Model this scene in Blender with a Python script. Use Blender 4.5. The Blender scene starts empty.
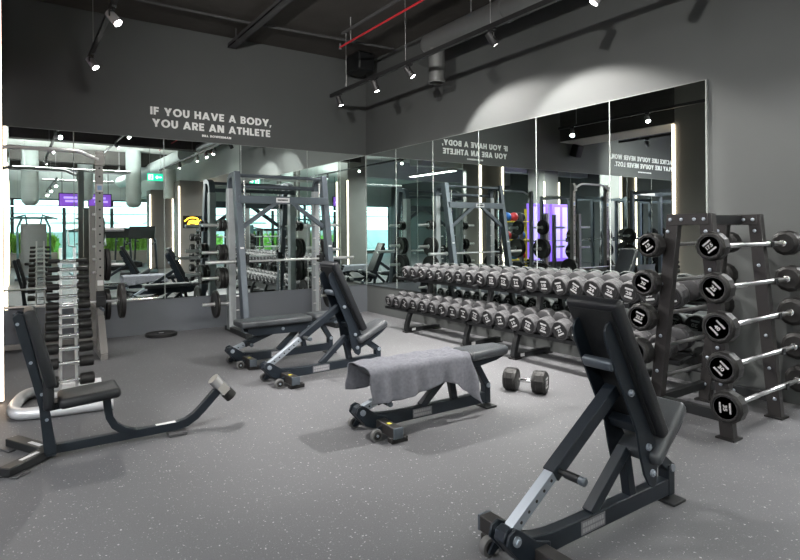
import bpy, bmesh, math, random
from mathutils import Vector, Matrix
random.seed(7)
PI = math.pi
S = bpy.context.scene
C = S.collection
XW, YW, ZC = 5.09, 8.36, 4.33          # right wall, back wall, ceiling
MZ0, MZ1 = 0.475, 2.72                 # mirror band
RAD = math.radians

# ------------------------------------------------------------------ materials
M = {}
def mat(name, col, rough=.5, metal=0., spec=.5, emit=None, es=1., coat=0.):
    m = bpy.data.materials.new(name); m.use_nodes = True
    b = m.node_tree.nodes['Principled BSDF']
    b.inputs['Base Color'].default_value = (*col, 1)
    b.inputs['Roughness'].default_value = rough
    b.inputs['Metallic'].default_value = metal
    b.inputs['Specular IOR Level'].default_value = spec
    b.inputs['Coat Weight'].default_value = coat
    if emit:
        b.inputs['Emission Color'].default_value = (*emit, 1)
        b.inputs['Emission Strength'].default_value = es
    M[name] = m
    return m
def noisy(m, scale=30, amount=.25, bump=0., detail=4, bscale=None):
    nt = m.node_tree; n = nt.nodes; l = nt.links
    b = n['Principled BSDF']; col = b.inputs['Base Color'].default_value[:]
    tc = n.new('ShaderNodeTexCoord')
    t = n.new('ShaderNodeTexNoise'); t.inputs['Scale'].default_value = scale; t.inputs['Detail'].default_value = detail
    l.new(tc.outputs['Object'], t.inputs['Vector'])
    r = n.new('ShaderNodeMapRange')
    r.inputs['To Min'].default_value = 1 - amount; r.inputs['To Max'].default_value = 1 + amount
    l.new(t.outputs['Fac'], r.inputs['Value'])
    mx = n.new('ShaderNodeMix'); mx.data_type = 'RGBA'; mx.blend_type = 'MULTIPLY'; mx.inputs['Factor'].default_value = 1
    mx.inputs['A'].default_value = col
    l.new(r.outputs['Result'], mx.inputs['B'])
    l.new(mx.outputs['Result'], b.inputs['Base Color'])
    if bump:
        t2 = n.new('ShaderNodeTexNoise'); t2.inputs['Scale'].default_value = bscale or scale * 4; t2.inputs['Detail'].default_value = 3
        l.new(tc.outputs['Object'], t2.inputs['Vector'])
        bp = n.new('ShaderNodeBump'); bp.inputs['Strength'].default_value = bump; bp.inputs['Distance'].default_value = .01
        l.new(t2.outputs['Fac'], bp.inputs['Height']); l.new(bp.outputs['Normal'], b.inputs['Normal'])
    return m

noisy(mat('wall_paint', (.078, .083, .083), .62, spec=.35), 1.6, .07, .05, bscale=60)
noisy(mat('low_panel', (.092, .10, .112), .42, spec=.4), 1.2, .18, .04, bscale=30)
noisy(mat('ceiling_paint', (.075, .071, .066), .9, spec=.2), 2.5, .22, .3, bscale=12)
noisy(mat('ceiling_pale', (.62, .64, .60), .85, spec=.2), 1.5, .15)  # paler ceiling colour, used behind the camera
noisy(mat('soffit_pale', (.62, .62, .58), .8), 2, .08)
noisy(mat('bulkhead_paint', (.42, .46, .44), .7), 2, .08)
noisy(mat('column_paint', (.19, .18, .165), .6), 2, .1)
noisy(mat('duct_metal', (.15, .155, .155), .5, .35), 4, .12)
mat('mirror_glass', (.84, .92, .895), 0., 1.)
mat('edge_dim', (.16, .175, .17), .4)
mat('mirror_edge', (.50, .55, .53), .35, .0)
noisy(mat('frame_navy', (.008, .0115, .0165), .42, .1, spec=.28), 60, .12)
noisy(mat('frame_black', (.010, .011, .012), .45, .1, spec=.3), 60, .12)
noisy(mat('frame_grey', (.07, .084, .10), .42, .45), 60, .1)
noisy(mat('frame_silver', (.40, .385, .365), .38, .55), 60, .08)
noisy(mat('rack_steel', (.20, .195, .188), .38, .5), 60, .08)
noisy(mat('pale_duct', (.50, .55, .53), .5, .3), 4, .12)
noisy(mat('frame_bronze', (.020, .0185, .0185), .42, .2, spec=.35), 60, .1)
noisy(mat('pad_vinyl', (.0075, .0085, .0105), .45, spec=.3), 220, .12, .12)
noisy(mat('seat_vinyl', (.034, .038, .043), .42, spec=.4), 220, .12, .12)
noisy(mat('rubber', (.0085, .0082, .0082), .46, spec=.3), 90, .2, .1)
noisy(mat('rubber_pale_lit', (.046, .046, .049), .5, spec=.4), 90, .2, .1)  # grey rubber; on dumbbell heads the top light is put into the colour
noisy(mat('rubber_shaded', (.010, .010, .011), .5, spec=.3), 90, .15)  # darker copy: shade of dumbbell faces and pin holes put into the colour
mat('chrome', (.82, .82, .83), .16, 1.)
noisy(mat('steel', (.60, .60, .61), .3, .95), 140, .12)
mat('zinc', (.30, .335, .38), .42, .7)
noisy(mat('wheel_grey', (.07, .07, .07), .6), 60, .1)
mat('white_mark', (.38, .38, .39), .6)
noisy(mat('wall_letter', (.9, .91, .9), .6), 30, .05)
noisy(mat('label_plate', (.10, .10, .11), .5), 30, .1)
mat('label_light', (.55, .55, .56), .5)
mat('label_dim', (.20, .20, .21), .5)
noisy(mat('tower_silver', (.52, .53, .55), .4, .4), 60, .06)
mat('label_blue', (.25, .38, .62), .5)
mat('yellow_sticker', (.45, .40, .03), .5)
noisy(mat('towel_cloth', (.17, .175, .20), .95, spec=.15), 45, .35, 1., bscale=500)
mat('track_black', (.012, .012, .013), .5)
mat('fixture_grey', (.30, .29, .30), .4, .3)
mat('pipe_red', (.50, .02, .03), .5)
mat('pipe_dark', (.05, .05, .052), .7)
mat('wire', (.35, .35, .35), .5, .5)
mat('lens', (.9, .9, .9), .3, emit=(1, .98, .94), es=22)
mat('fixture_dark', (.04, .04, .042), .4, .3)
mat('led', (.9, .85, .8), .4, emit=(1, .78, .60), es=5)
mat('neon_yellow', (.9, .6, .05), .4, emit=(1, .55, .04), es=2.6)
mat('screen_purple', (.2, .1, .4), .4, emit=(.30, .08, .75), es=.45)
mat('panel_purple', (.25, .15, .5), .4, emit=(.26, .10, .90), es=.75)
mat('panel_lilac', (.5, .4, .8), .4, emit=(.46, .32, 1.), es=.95)
mat('sign_green', (.02, .4, .25), .4, emit=(.02, .62, .36), es=1.1)
mat('sign_white', (.9, .9, .9), .4, emit=(.85, 1, .92), es=1.4)
mat('tube_lamp', (.9, .95, .95), .4, emit=(.78, .97, 1.), es=4.5)
mat('ball_red', (.45, .02, .03), .5); mat('ball_blue', (.02, .12, .45), .5); mat('rack_yellow', (.65, .5, .02), .5)
noisy(mat('leaf', (.19, .40, .05), .55), 8, .5)
noisy(mat('pot', (.10, .09, .085), .7), 8, .1)
noisy(mat('trunk_brown', (.11, .065, .035), .8), 8, .2)
mat('window_frame', (.04, .045, .05), .5)
noisy(mat('sill_panel', (.30, .27, .24), .7), 3, .1)
noisy(mat('machine_grey', (.30, .32, .33), .45, .3), 20, .1)
noisy(mat('machine_teal', (.08, .17, .18), .45, .2), 20, .1)
noisy(mat('outdoor_paving', (.5, .52, .5), .8), 2, .2)
noisy(mat('awning_white', (.8, .82, .8), .7), 2, .1)
noisy(mat('facade', (.45, .5, .52), .7), 1.2, .3)

# glass
g = bpy.data.materials.new('window_glass'); g.use_nodes = True; M['window_glass'] = g
nt = g.node_tree; nt.nodes.clear()
o_ = nt.nodes.new('ShaderNodeOutputMaterial'); mx = nt.nodes.new('ShaderNodeMixShader'); tr = nt.nodes.new('ShaderNodeBsdfTransparent')
gl = nt.nodes.new('ShaderNodeBsdfGlossy'); gl.inputs['Roughness'].default_value = .02
tr.inputs['Color'].default_value = (.9, .97, .96, 1); mx.inputs['Fac'].default_value = .06
nt.links.new(tr.outputs[0], mx.inputs[1]); nt.links.new(gl.outputs[0], mx.inputs[2]); nt.links.new(mx.outputs[0], o_.inputs[0])

# rubber floor with pale flecks
def floor_material():
    m = mat('rubber_floor', (.15, .152, .155), .55, spec=.35)
    nt = m.node_tree; n = nt.nodes; l = nt.links; b = n['Principled BSDF']
    tc = n.new('ShaderNodeTexCoord')
    def fleck(scale, thr, keep, off):
        mp = n.new('ShaderNodeMapping'); mp.inputs['Location'].default_value = (off, off * .7, 0)
        l.new(tc.outputs['Object'], mp.inputs['Vector'])
        wn = n.new('ShaderNodeTexNoise'); wn.inputs['Scale'].default_value = scale * 2; 
        l.new(mp.outputs['Vector'], wn.inputs['Vector'])
        ad = n.new('ShaderNodeVectorMath'); ad.operation = 'MULTIPLY_ADD'
        ad.inputs[1].default_value = (.018, .018, 0); l.new(wn.outputs['Color'], ad.inputs[0]); l.new(mp.outputs['Vector'], ad.inputs[2])
        v = n.new('ShaderNodeTexVoronoi'); v.inputs['Scale'].default_value = scale; l.new(ad.outputs[0], v.inputs['Vector'])
        sep = n.new('ShaderNodeSeparateColor'); l.new(v.outputs['Color'], sep.inputs[0])
        sz = n.new('ShaderNodeMath'); sz.operation = 'MULTIPLY'; sz.inputs[1].default_value = thr; l.new(sep.outputs[1], sz.inputs[0])
        lt = n.new('ShaderNodeMath'); lt.operation = 'LESS_THAN'; l.new(v.outputs['Distance'], lt.inputs[0]); l.new(sz.outputs[0], lt.inputs[1])
        k = n.new('ShaderNodeMath'); k.operation = 'LESS_THAN'; k.inputs[1].default_value = keep; l.new(sep.outputs[0], k.inputs[0])
        mu = n.new('ShaderNodeMath'); mu.operation = 'MULTIPLY'; l.new(lt.outputs[0], mu.inputs[0]); l.new(k.outputs[0], mu.inputs[1])
        return mu.outputs[0]
    f1 = fleck(62, .26, .34, 0.); f2 = fleck(110, .30, .4, 3.3); f3 = fleck(30, .12, .22, 7.7)
    a = n.new('ShaderNodeMath'); a.operation = 'MAXIMUM'; l.new(f1, a.inputs[0]); l.new(f3, a.inputs[1])
    b2 = n.new('ShaderNodeMath'); b2.operation = 'MULTIPLY'; b2.inputs[1].default_value = .5; l.new(f2, b2.inputs[0])
    a2 = n.new('ShaderNodeMath'); a2.operation = 'MAXIMUM'; l.new(a.outputs[0], a2.inputs[0]); l.new(b2.outputs[0], a2.inputs[1])
    big = n.new('ShaderNodeTexNoise'); big.inputs['Scale'].default_value = 1.1; big.inputs['Detail'].default_value = 6; l.new(tc.outputs['Object'], big.inputs['Vector'])
    fine = n.new('ShaderNodeTexNoise'); fine.inputs['Scale'].default_value = 160; fine.inputs['Detail'].default_value = 2; l.new(tc.outputs['Object'], fine.inputs['Vector'])
    r1 = n.new('ShaderNodeMapRange'); r1.inputs['To Min'].default_value = .82; r1.inputs['To Max'].default_value = 1.18; l.new(big.outputs['Fac'], r1.inputs['Value'])
    r2 = n.new('ShaderNodeMapRange'); r2.inputs['To Min'].default_value = .65; r2.inputs['To Max'].default_value = 1.35; l.new(fine.outputs['Fac'], r2.inputs['Value'])
    mu = n.new('ShaderNodeMath'); mu.operation = 'MULTIPLY'; l.new(r1.outputs[0], mu.inputs[0]); l.new(r2.outputs[0], mu.inputs[1])
    base = n.new('ShaderNodeMix'); base.data_type = 'RGBA'; base.blend_type = 'MULTIPLY'; base.inputs['Factor'].default_value = 1
    base.inputs['A'].default_value = (.086, .087, .0925, 1); l.new(mu.outputs[0], base.inputs['B'])
    fin = n.new('ShaderNodeMix'); fin.data_type = 'RGBA'; fin.inputs['B'].default_value = (.34, .34, .345, 1)
    l.new(a2.outputs[0], fin.inputs['Factor']); l.new(base.outputs['Result'], fin.inputs['A'])
    l.new(fin.outputs['Result'], b.inputs['Base Color'])
    bp = n.new('ShaderNodeBump'); bp.inputs['Strength'].default_value = .15; bp.inputs['Distance'].default_value = .004
    l.new(fine.outputs['Fac'], bp.inputs['Height']); l.new(bp.outputs['Normal'], b.inputs['Normal'])
floor_material()

# ------------------------------------------------------------------ mesh builder
class MB:
    def __init__(s): s.v = []; s.f = []
    def add(s, vs, fs):
        k = len(s.v); s.v += [tuple(v) for v in vs]; s.f += [tuple(i + k for i in f) for f in fs]; return s
    def box(s, x0, x1, y0, y1, z0, z1):
        v = [(x, y, z) for x in (x0, x1) for y in (y0, y1) for z in (z0, z1)]
        return s.add(v, [(0, 1, 3, 2), (4, 6, 7, 5), (0, 4, 5, 1), (2, 3, 7, 6), (0, 2, 6, 4), (1, 5, 7, 3)])
    def obox(s, c, size, R=None):
        R = R or Matrix.Identity(3); c = Vector(c); a = [d / 2 for d in size]
        v = [c + R @ Vector((x * a[0], y * a[1], z * a[2])) for x in (-1, 1) for y in (-1, 1) for z in (-1, 1)]
        return s.add(v, [(0, 1, 3, 2), (4, 6, 7, 5), (0, 4, 5, 1), (2, 3, 7, 6), (0, 2, 6, 4), (1, 5, 7, 3)])
    def rbox(s, c, size, r=.01, R=None, seg=3):
        bm = bmesh.new(); bmesh.ops.create_cube(bm, size=1)
        for v in bm.verts: v.co = Vector((v.co.x * size[0], v.co.y * size[1], v.co.z * size[2]))
        bmesh.ops.bevel(bm, geom=bm.edges[:], offset=r, segments=seg, affect='EDGES', profile=.5)
        R = R or Matrix.Identity(3); c = Vector(c)
        bm.verts.index_update()
        s.add([c + R @ v.co for v in bm.verts], [[v.index for v in f.verts] for f in bm.faces]); bm.free(); return s
    def bar(s, p, q, w, h, up=(0, 0, 1)):
        p = Vector(p); q = Vector(q); d = (q - p).normalized(); u = Vector(up)
        if abs(d.dot(u)) > .98: u = Vector((0, 1, 0)) if abs(d.y) < .9 else Vector((1, 0, 0))
        sd = d.cross(u).normalized(); u = sd.cross(d).normalized()
        vs = [a + sd * (i * w / 2) + u * (j * h / 2) for a in (p, q) for i, j in ((-1, -1), (1, -1), (1, 1), (-1, 1))]
        return s.add(vs, [(0, 1, 2, 3), (7, 6, 5, 4), (0, 4, 5, 1), (1, 5, 6, 2), (2, 6, 7, 3), (3, 7, 4, 0)])
    def cyl(s, p, q, r, n=16, r2=None):
        r2 = r if r2 is None else r2
        return s.lathe([(r, 0), (r2, (Vector(q) - Vector(p)).length)], p, Vector(q) - Vector(p), n)
    def lathe(s, prof, p, axis, n=16, roll=0.):
        p = Vector(p); a = Vector(axis).normalized()
        t = Vector((0, 0, 1)) if abs(a.z) < .9 else Vector((1, 0, 0))
        u = a.cross(t).normalized(); w = a.cross(u)
        vs = []; fs = []
        for r, h in prof:
            for i in range(n):
                an = 2 * PI * i / n + roll
                vs.append(p + a * h + (u * math.cos(an) + w * math.sin(an)) * r)
        for k in range(len(prof) - 1):
            for i in range(n):
                j = (i + 1) % n; fs.append((k * n + i, k * n + j, (k + 1) * n + j, (k + 1) * n + i))
        if prof[0][0] > 1e-6: fs.append(tuple(range(n))[::-1])
        if prof[-1][0] > 1e-6: fs.append(tuple(range((len(prof) - 1) * n, len(prof) * n)))
        return s.add(vs, fs)
    def sweep(s, pts, prof, up=(0, 0, 1)):
        pts = [Vector(p) for p in pts]; n = len(prof); vs = []; fs = []
        sd0 = None
        for i, p in enumerate(pts):
            d = (pts[min(i + 1, len(pts) - 1)] - pts[max(i - 1, 0)]).normalized()
            if sd0 is None:
                u = Vector(up)
                if abs(d.dot(u)) > .98: u = Vector((0, 1, 0)) if abs(d.y) < .9 else Vector((1, 0, 0))
                sd = d.cross(u).normalized()
            else:
                sd = (sd0 - d * sd0.dot(d)).normalized()
            sd0 = sd; u = sd.cross(d)
            k = 1.
            if 0 < i < len(pts) - 1:
                a = (p - pts[i - 1]).normalized(); k = 1 / max(.5, math.sqrt(max(.05, (1 + a.dot((pts[i + 1] - p).normalized())) / 2)))
            for x, y in prof: vs.append(p + sd * x + u * y * (k if n == 4 else 1))
        for i in range(len(pts) - 1):
            for j in range(n):
                m = (j + 1) % n; fs.append((i * n + j, i * n + m, (i + 1) * n + m, (i + 1) * n + j))
        fs.append(tuple(range(n))[::-1]); fs.append(tuple(range((len(pts) - 1) * n, len(pts) * n)))
        return s.add(vs, fs)
    def tube(s, pts, r, n=12, up=(0, 0, 1)):
        return s.sweep(pts, [(r * math.cos(2 * PI * i / n), r * math.sin(2 * PI * i / n)) for i in range(n)], up)
    def rtube(s, pts, w, h, up=(0, 0, 1)):
        return s.sweep(pts, [(-w / 2, -h / 2), (w / 2, -h / 2), (w / 2, h / 2), (-w / 2, h / 2)], up)
    def prism(s, poly, fn, t0, t1):
        """poly in 2D, fn(a, b, t) -> point"""
        n = len(poly)
        vs = [fn(a, b, t) for t in (t0, t1) for a, b in poly]
        fs = [tuple(range(n))[::-1], tuple(range(n, 2 * n))] + [(i, (i + 1) % n, n + (i + 1) % n, n + i) for i in range(n)]
        return s.add(vs, fs)
    def sphere(s, c, r, n=12, sc=(1, 1, 1)):
        pr = [(r * math.sin(PI * i / n), -r * math.cos(PI * i / n)) for i in range(n + 1)]
        return s.lathe([(max(a, 1e-7), b) for a, b in pr], c, (0, 0, 1), n * 2)
    def mesh(s, name, m, ang=35):
        me = bpy.data.meshes.new(name); me.from_pydata(s.v, [], s.f)
        bm = bmesh.new(); bm.from_mesh(me); bmesh.ops.recalc_face_normals(bm, faces=bm.faces[:]); bm.to_mesh(me); bm.free()
        me.materials.append(M[m])
        if ang:
            me.shade_smooth(); me.set_sharp_from_angle(angle=RAD(ang))
        return me
    def obj(s, name, m, parent=None, ang=35, bevel=0.):
        o = bpy.data.objects.new(name, s.mesh(name, m, ang)); C.objects.link(o)
        if parent: o.parent = parent
        if bevel:
            md = o.modifiers.new('edge', 'BEVEL'); md.width = bevel; md.segments = 2; md.limit_method = 'ANGLE'; md.angle_limit = RAD(50)
        return o

def tag(o, label, cat, group=None):
    o['label'] = label; o['category'] = cat
    if group: o['group'] = group
    return o
def thing(name, label, cat, loc=(0, 0, 0), rotz=0., group=None):
    o = bpy.data.objects.new(name, None); C.objects.link(o)
    o.empty_display_size = .1
    o.location = loc; o.rotation_euler = (0, 0, rotz)
    return tag(o, label, cat, group)
def struct(o): o['kind'] = 'structure'; return o
def kids(o): return [c for c in bpy.data.objects if c.parent == o]
def dup(root, label, loc, rot=None, scale=None, group=None):
    r = root.copy(); C.objects.link(r); r.location = loc
    if rot: r.rotation_euler = rot
    if scale: r.scale = scale
    r['label'] = label
    if group: r['group'] = group
    for ch in KIDS.get(root.name) or kids(root):
        c = ch.copy(); C.objects.link(c); c.parent = r
        for gch in KIDS.get(ch.name) or kids(ch):
            d = gch.copy(); C.objects.link(d); d.parent = c
    return r
KIDS = {}
ORD = ['first', 'second', 'third', 'fourth', 'fifth', 'sixth', 'seventh', 'eighth', 'ninth', 'tenth', 'eleventh', 'twelfth']

# text as mesh, lying in the XY plane, centred
_tc = {}
def text_verts(txt, size, bold=.0, ext=.002, spacing=1.):
    key = (txt, size, bold, ext, spacing)
    if key in _tc: return _tc[key]
    cu = bpy.data.curves.new('lettering', 'FONT'); cu.body = txt; cu.size = size; cu.offset = bold; cu.extrude = ext
    cu.align_x = 'CENTER'; cu.space_character = spacing; cu.resolution_u = 3
    o = bpy.data.objects.new('lettering', cu); C.objects.link(o)
    dg = bpy.context.evaluated_depsgraph_get(); dg.update()
    me = bpy.data.meshes.new_from_object(o.evaluated_get(dg))
    vs = [v.co.copy() for v in me.vertices]; fs = [tuple(p.vertices) for p in me.polygons]
    bpy.data.objects.remove(o); bpy.data.curves.remove(cu); bpy.data.meshes.remove(me)
    _tc[key] = (vs, fs); return vs, fs
def put_text(mb, txt, size, org, right, up, bold=0., ext=.002, fit=None, spacing=1., left=False):
    vs, fs = text_verts(txt, size, bold, ext, spacing)
    if not vs: return
    x0 = min(v.x for v in vs); x1 = max(v.x for v in vs); y0 = min(v.y for v in vs); y1 = max(v.y for v in vs)
    right = Vector(right); up = Vector(up); nn = right.cross(up); org = Vector(org)
    if fit: kx = fit[0] / (x1 - x0); ky = fit[1] / (y1 - y0)
    else: kx = ky = 1.
    cx = (x0 + x1) / 2; cy = (y0 + y1) / 2
    mb.add([org + right * ((v.x - cx) * kx) + up * ((v.y - cy) * ky) + nn * v.z for v in vs], fs)

def unreadable(mb, org, right, up, w, h, rows=2, seed=3):
    """two rows of small strokes: the plate's lettering is too small to read in the photo"""
    rr = random.Random(seed); right = Vector(right); up = Vector(up); nn = right.cross(up)
    for r in range(rows):
        x = 0.
        hh = h / rows * .68; y0 = h - (r + 1) * h / rows + h / rows * .16
        while x < w * .97:
            ww = min(w - x, w * rr.uniform(.07, .11))
            o = Vector(org) + right * x + up * y0
            mb.add([o, o + right * ww, o + right * ww + up * hh, o + up * hh, o + nn * .001, o + right * ww + nn * .001, o + right * ww + up * hh + nn * .001, o + up * hh + nn * .001],
                   [(0, 3, 2, 1), (4, 5, 6, 7), (0, 1, 5, 4), (1, 2, 6, 5), (2, 3, 7, 6), (3, 0, 4, 7)])
            x += ww + w * .025

# ------------------------------------------------------------------ setting
struct(MB().box(-10, 12, -19, YW, -.12, 0).obj('floor', 'rubber_floor'))
struct(MB().box(-10, 12, -.78, YW + .2, ZC, ZC + .2).obj('ceiling', 'ceiling_paint'))
struct(MB().box(-10, 12, -13.6, -.78, ZC, ZC + .2).obj('ceiling', 'ceiling_pale'))
struct(MB().box(-10, XW + .2, YW, YW + .2, MZ0, ZC).obj('wall_back', 'wall_paint'))
struct(MB().box(-10, XW, YW - .004, YW + .2, 0, MZ0 - .003).obj('trim_1', 'low_panel'))
struct(MB().box(XW, XW + .2, 1.72, YW, 0, ZC).obj('wall_right', 'wall_paint'))
struct(MB().box(-10.2, -10, -13.6, YW, 0, ZC).obj('wall_left', 'wall_paint'))
struct(MB().box(12, 12.2, -13.6, YW, 0, ZC).obj('wall_far_right', 'wall_paint'))
struct(MB().box(XW + .2, 12, YW - .3, YW - .1, 0, ZC).obj('wall_back_right', 'wall_paint'))
# thin panel joint line between the lower wall and mirror
# mirrors, one thing per panel
def mirror_panel(name, x0, x1, y0, y1, label, group):
    o = MB().box(x0, x1, y0, y1, MZ0, MZ1).obj(name, 'mirror_glass', ang=0)
    e = MB()
    for zz in (0, 1):
        if x1 - x0 > y1 - y0: e.box(x0 if zz == 0 else x1 - .0025, x0 + .0025 if zz == 0 else x1, y0 - .0015, y0, MZ0, MZ1)
        else: e.box(x0 - .0015, x0, y0 if zz == 0 else y1 - .0025, y0 + .0025 if zz == 0 else y1, MZ0, MZ1)
    e.obj('polished_edge', 'mirror_edge', o, ang=0)
    return tag(o, label, 'mirror', group)
bx = [-.44, .66, 1.76, 2.86, 3.96, XW - .016]
nm = ['leftmost', 'second from left', 'middle', 'second from right', 'corner']
for i in range(5):
    mirror_panel('mirror_panel', bx[i] + .0025, bx[i + 1] - .0025, YW - .014, YW - .001,
                 f'{nm[i]} tall mirror panel under the white lettering on the back wall', 'mirror panels of the back wall')
ry = [YW - .016, 7.415, 6.455, 5.474, 4.489, 3.505, 2.528]
for i in range(6):
    mirror_panel('mirror_panel', XW - .014, XW - .001, ry[i + 1] + .0025, ry[i] - .0025,
                 f'tall mirror panel behind the dumbbell racks, {ORD[i]} from the room corner', 'mirror panels of the right wall')
lx = [-8.14, -7.04, -5.94, -4.84, -3.74, -2.64, -1.54, -.44]
for i in range(7):
    mirror_panel('mirror_panel', lx[i] + .0025, lx[i + 1] - .0025, YW - .014, YW - .001,
                 f'mirror panel on the wall beyond the lit column, {ORD[6 - i]} from the column', 'mirror panels beyond the column')
# polished edge of the mirror run by the barbell rack
struct(MB().box(XW - .02, XW, 2.516, 2.528, MZ0, MZ1 + .006).box(XW - .018, XW, 2.528, YW, MZ1, MZ1 + .006).obj('trim_2', 'edge_dim'))
struct(MB().box(-8.14, XW - .02, YW - .018, YW, MZ1, MZ1 + .006).obj('trim_3', 'edge_dim'))

# wall lettering: heavy geometric capitals drawn as solid strokes
def glyph(ch, T=.255):
    q = []                                   # convex quads in a box of height 1
    def V(x, y0=0, y1=1): q.append([(x, y0), (x + T, y0), (x + T, y1), (x, y1)])
    def Hh(x0, x1, y, t=.22): q.append([(x0, y), (x1, y), (x1, y + t), (x0, y + t)])
    def D(x0, y0, x1, y1, k=1.06): q.append([(x0, y0), (x0 + T * k, y0), (x1 + T * k, y1), (x1, y1)])
    def arc(cx, cy, rx, ry, a0, a1, t, n=18, ty=.215):
        p = [(math.cos(RAD(a0 + (a1 - a0) * i / n)), math.sin(RAD(a0 + (a1 - a0) * i / n))) for i in range(n + 1)]
        for (c0, s0), (c1, s1) in zip(p, p[1:]):
            q.append([(cx + c0 * (rx - t), cy + s0 * (ry - ty)), (cx + c0 * rx, cy + s0 * ry), (cx + c1 * rx, cy + s1 * ry), (cx + c1 * (rx - t), cy + s1 * (ry - ty))])
    w = {'I': .255, 'F': .6, 'E': .62, 'L': .58, 'T': .7, 'H': .82, 'A': .98, 'V': .96, 'Y': .92, 'N': .86, 'W': 1.42, 'K': .84, 'O': 1.06, 'U': .8, 'D': .86, 'B': .72, 'R': .76, 'P': .68, 'C': .86, 'S': .64, 'M': 1.06, ',': .2, "'": .16, ' ': .36, '.': .2}[ch]
    if ch == 'I': V(0)
    elif ch in 'FEL':
        V(0)
        if ch != 'L': Hh(0, w, .78); Hh(0, w * .92, .39)
        if ch != 'F': Hh(0, w, 0)
    elif ch == 'T': V(w / 2 - T / 2); Hh(0, w, .78)
    elif ch == 'H': V(0); V(w - T); Hh(0, w, .39)
    elif ch == 'A': D(0, 0, w / 2 - T * .53, 1); D(w - T * 1.06, 0, w / 2 - T * .53, 1); Hh(.2, w - .2, .17, .19)
    elif ch == 'V': D(w / 2 - T * .53, 0, 0, 1); D(w / 2 - T * .53, 0, w - T * 1.06, 1)
    elif ch == 'Y': V(w / 2 - T / 2, 0, .45); D(w / 2 - T * .6, .36, 0, 1, 1.2); D(w / 2 - T * .6, .36, w - T * 1.2, 1, 1.2)
    elif ch == 'N': V(0); V(w - T); D(w - T * 1.3, 0, 0, 1, 1.3)
    elif ch == 'M': V(0); V(w - T); D(w / 2 - T * .6, .1, 0, 1, 1.2); D(w / 2 - T * .6, .1, w - T * 1.2, 1, 1.2)
    elif ch == 'W':
        for k in (0, 1): D(w * (.26 + .48 * k) - T * .5, 0, w * .5 * k - T * .53 * k, 1); D(w * (.26 + .48 * k) - T * .5, 0, (w / 2 - T * .53) if k == 0 else w - T * 1.06, 1)
    elif ch == 'K': V(0); D(w - T * 1.3, 0, .12, .55, 1.3); D(.12, .42, w - T * 1.35, 1, 1.3)
    elif ch == 'O': arc(w / 2, .5, w / 2, .52, 0, 360, T * 1.05, 40)
    elif ch == 'C': arc(w * .56, .5, w * .56, .52, 48, 312, T * 1.05, 30)
    elif ch == 'U': V(0, .4); V(w - T, .4); arc(w / 2, .42, w / 2, .44, 180, 360, T, 20, .23)
    elif ch == 'D': V(0); Hh(T, w * .42, .78); Hh(T, w * .42, 0); arc(w * .4, .5, w * .6, .5, -90, 90, T, 20)
    elif ch in 'PR':
        V(0); Hh(T, w * .55, .80, .2); Hh(T, w * .55, .36, .2); arc(w * .55, .68, w * .44, .32, -90, 90, T * .95, 16, .2)
        if ch == 'R': D(w - T * 1.2, 0, w * .3, .45, 1.2)
    elif ch == 'B':
        V(0); Hh(T, w * .55, .82, .18); Hh(T, w * .55, .42, .18); Hh(T, w * .55, 0, .18)
        arc(w * .53, .735, w * .42, .265, -90, 90, T * .9, 14, .18); arc(w * .55, .29, w * .45, .29, -90, 90, T * .95, 14, .19)
    elif ch == 'S': arc(w / 2, .73, w / 2, .29, 20, 270, T * .9, 18, .2); arc(w / 2, .27, w / 2, .29, 200, 450, T * .9, 18, .2)
    elif ch == ',': q.append([(0, -.16), (.13, -.16), (.26, .22), (.02, .22)])
    elif ch == '.': Hh(0, .22, 0)
    elif ch == "'": q.append([(0, .62), (.14, .62), (.2, 1), (0, 1)])
    return q, w
def lettering(txt, x0, x1, z0, z1, label, group):
    words = [[]]; x = 0.
    for ch in txt:
        q, w = glyph(ch)
        if ch == ' ': words.append([])
        words[-1] += [[(a + x, b) for a, b in f] for f in q]; x += w + .125
    kx = (x1 - x0) / (x - .125); kz = z1 - z0
    t = thing('wall_lettering', label, 'lettering', (x0, YW, z0), 0, group)
    for wd in words:
        mb = MB()
        for k, f in enumerate(wd): mb.prism([(a * kx, b * kz) for a, b in f], lambda a, b, t_: (a, t_, b), -.006 - .0004 * (k % 7), -.001)
        mb.obj('word', 'wall_letter', t, ang=0)
    return t
lettering('IF YOU HAVE A BODY,', 1.588, 3.350, 3.053, 3.163, 'upper line of white capital lettering on the dark wall above the mirror', 'quote on the back wall')
lettering('YOU ARE AN ATHLETE', 1.612, 3.334, 2.886, 2.996, 'second line of white capital lettering, directly above the small line', 'quote on the back wall')
lettering('BILL BOWERMAN', 2.29, 2.717, 2.802, 2.834, 'tiny white line of lettering under the two large lines', 'quote on the back wall')
lettering("PRACTICE LIKE YOU'VE NEVER WON,", -4.95, -2.0, 3.15, 3.27, 'upper white line seen reversed in the right mirror, on the wall past the column', 'quote past the column')
lettering("PLAY LIKE YOU'VE NEVER LOST.", -4.75, -2.15, 2.97, 3.09, 'lower white line seen reversed in the right mirror, on the wall past the column', 'quote past the column')

t = thing('wall_lettering', 'tiny reversed white line under the quote seen in the right mirror', 'lettering', (-3.75, YW, 2.85), 0, 'quote past the column')
mb = MB(); unreadable(mb, (0, -.003, 0), (1, 0, 0), (0, 0, 1), .6, .045, 1, 6); mb.obj('strokes', 'wall_letter', t, ang=0)

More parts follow.
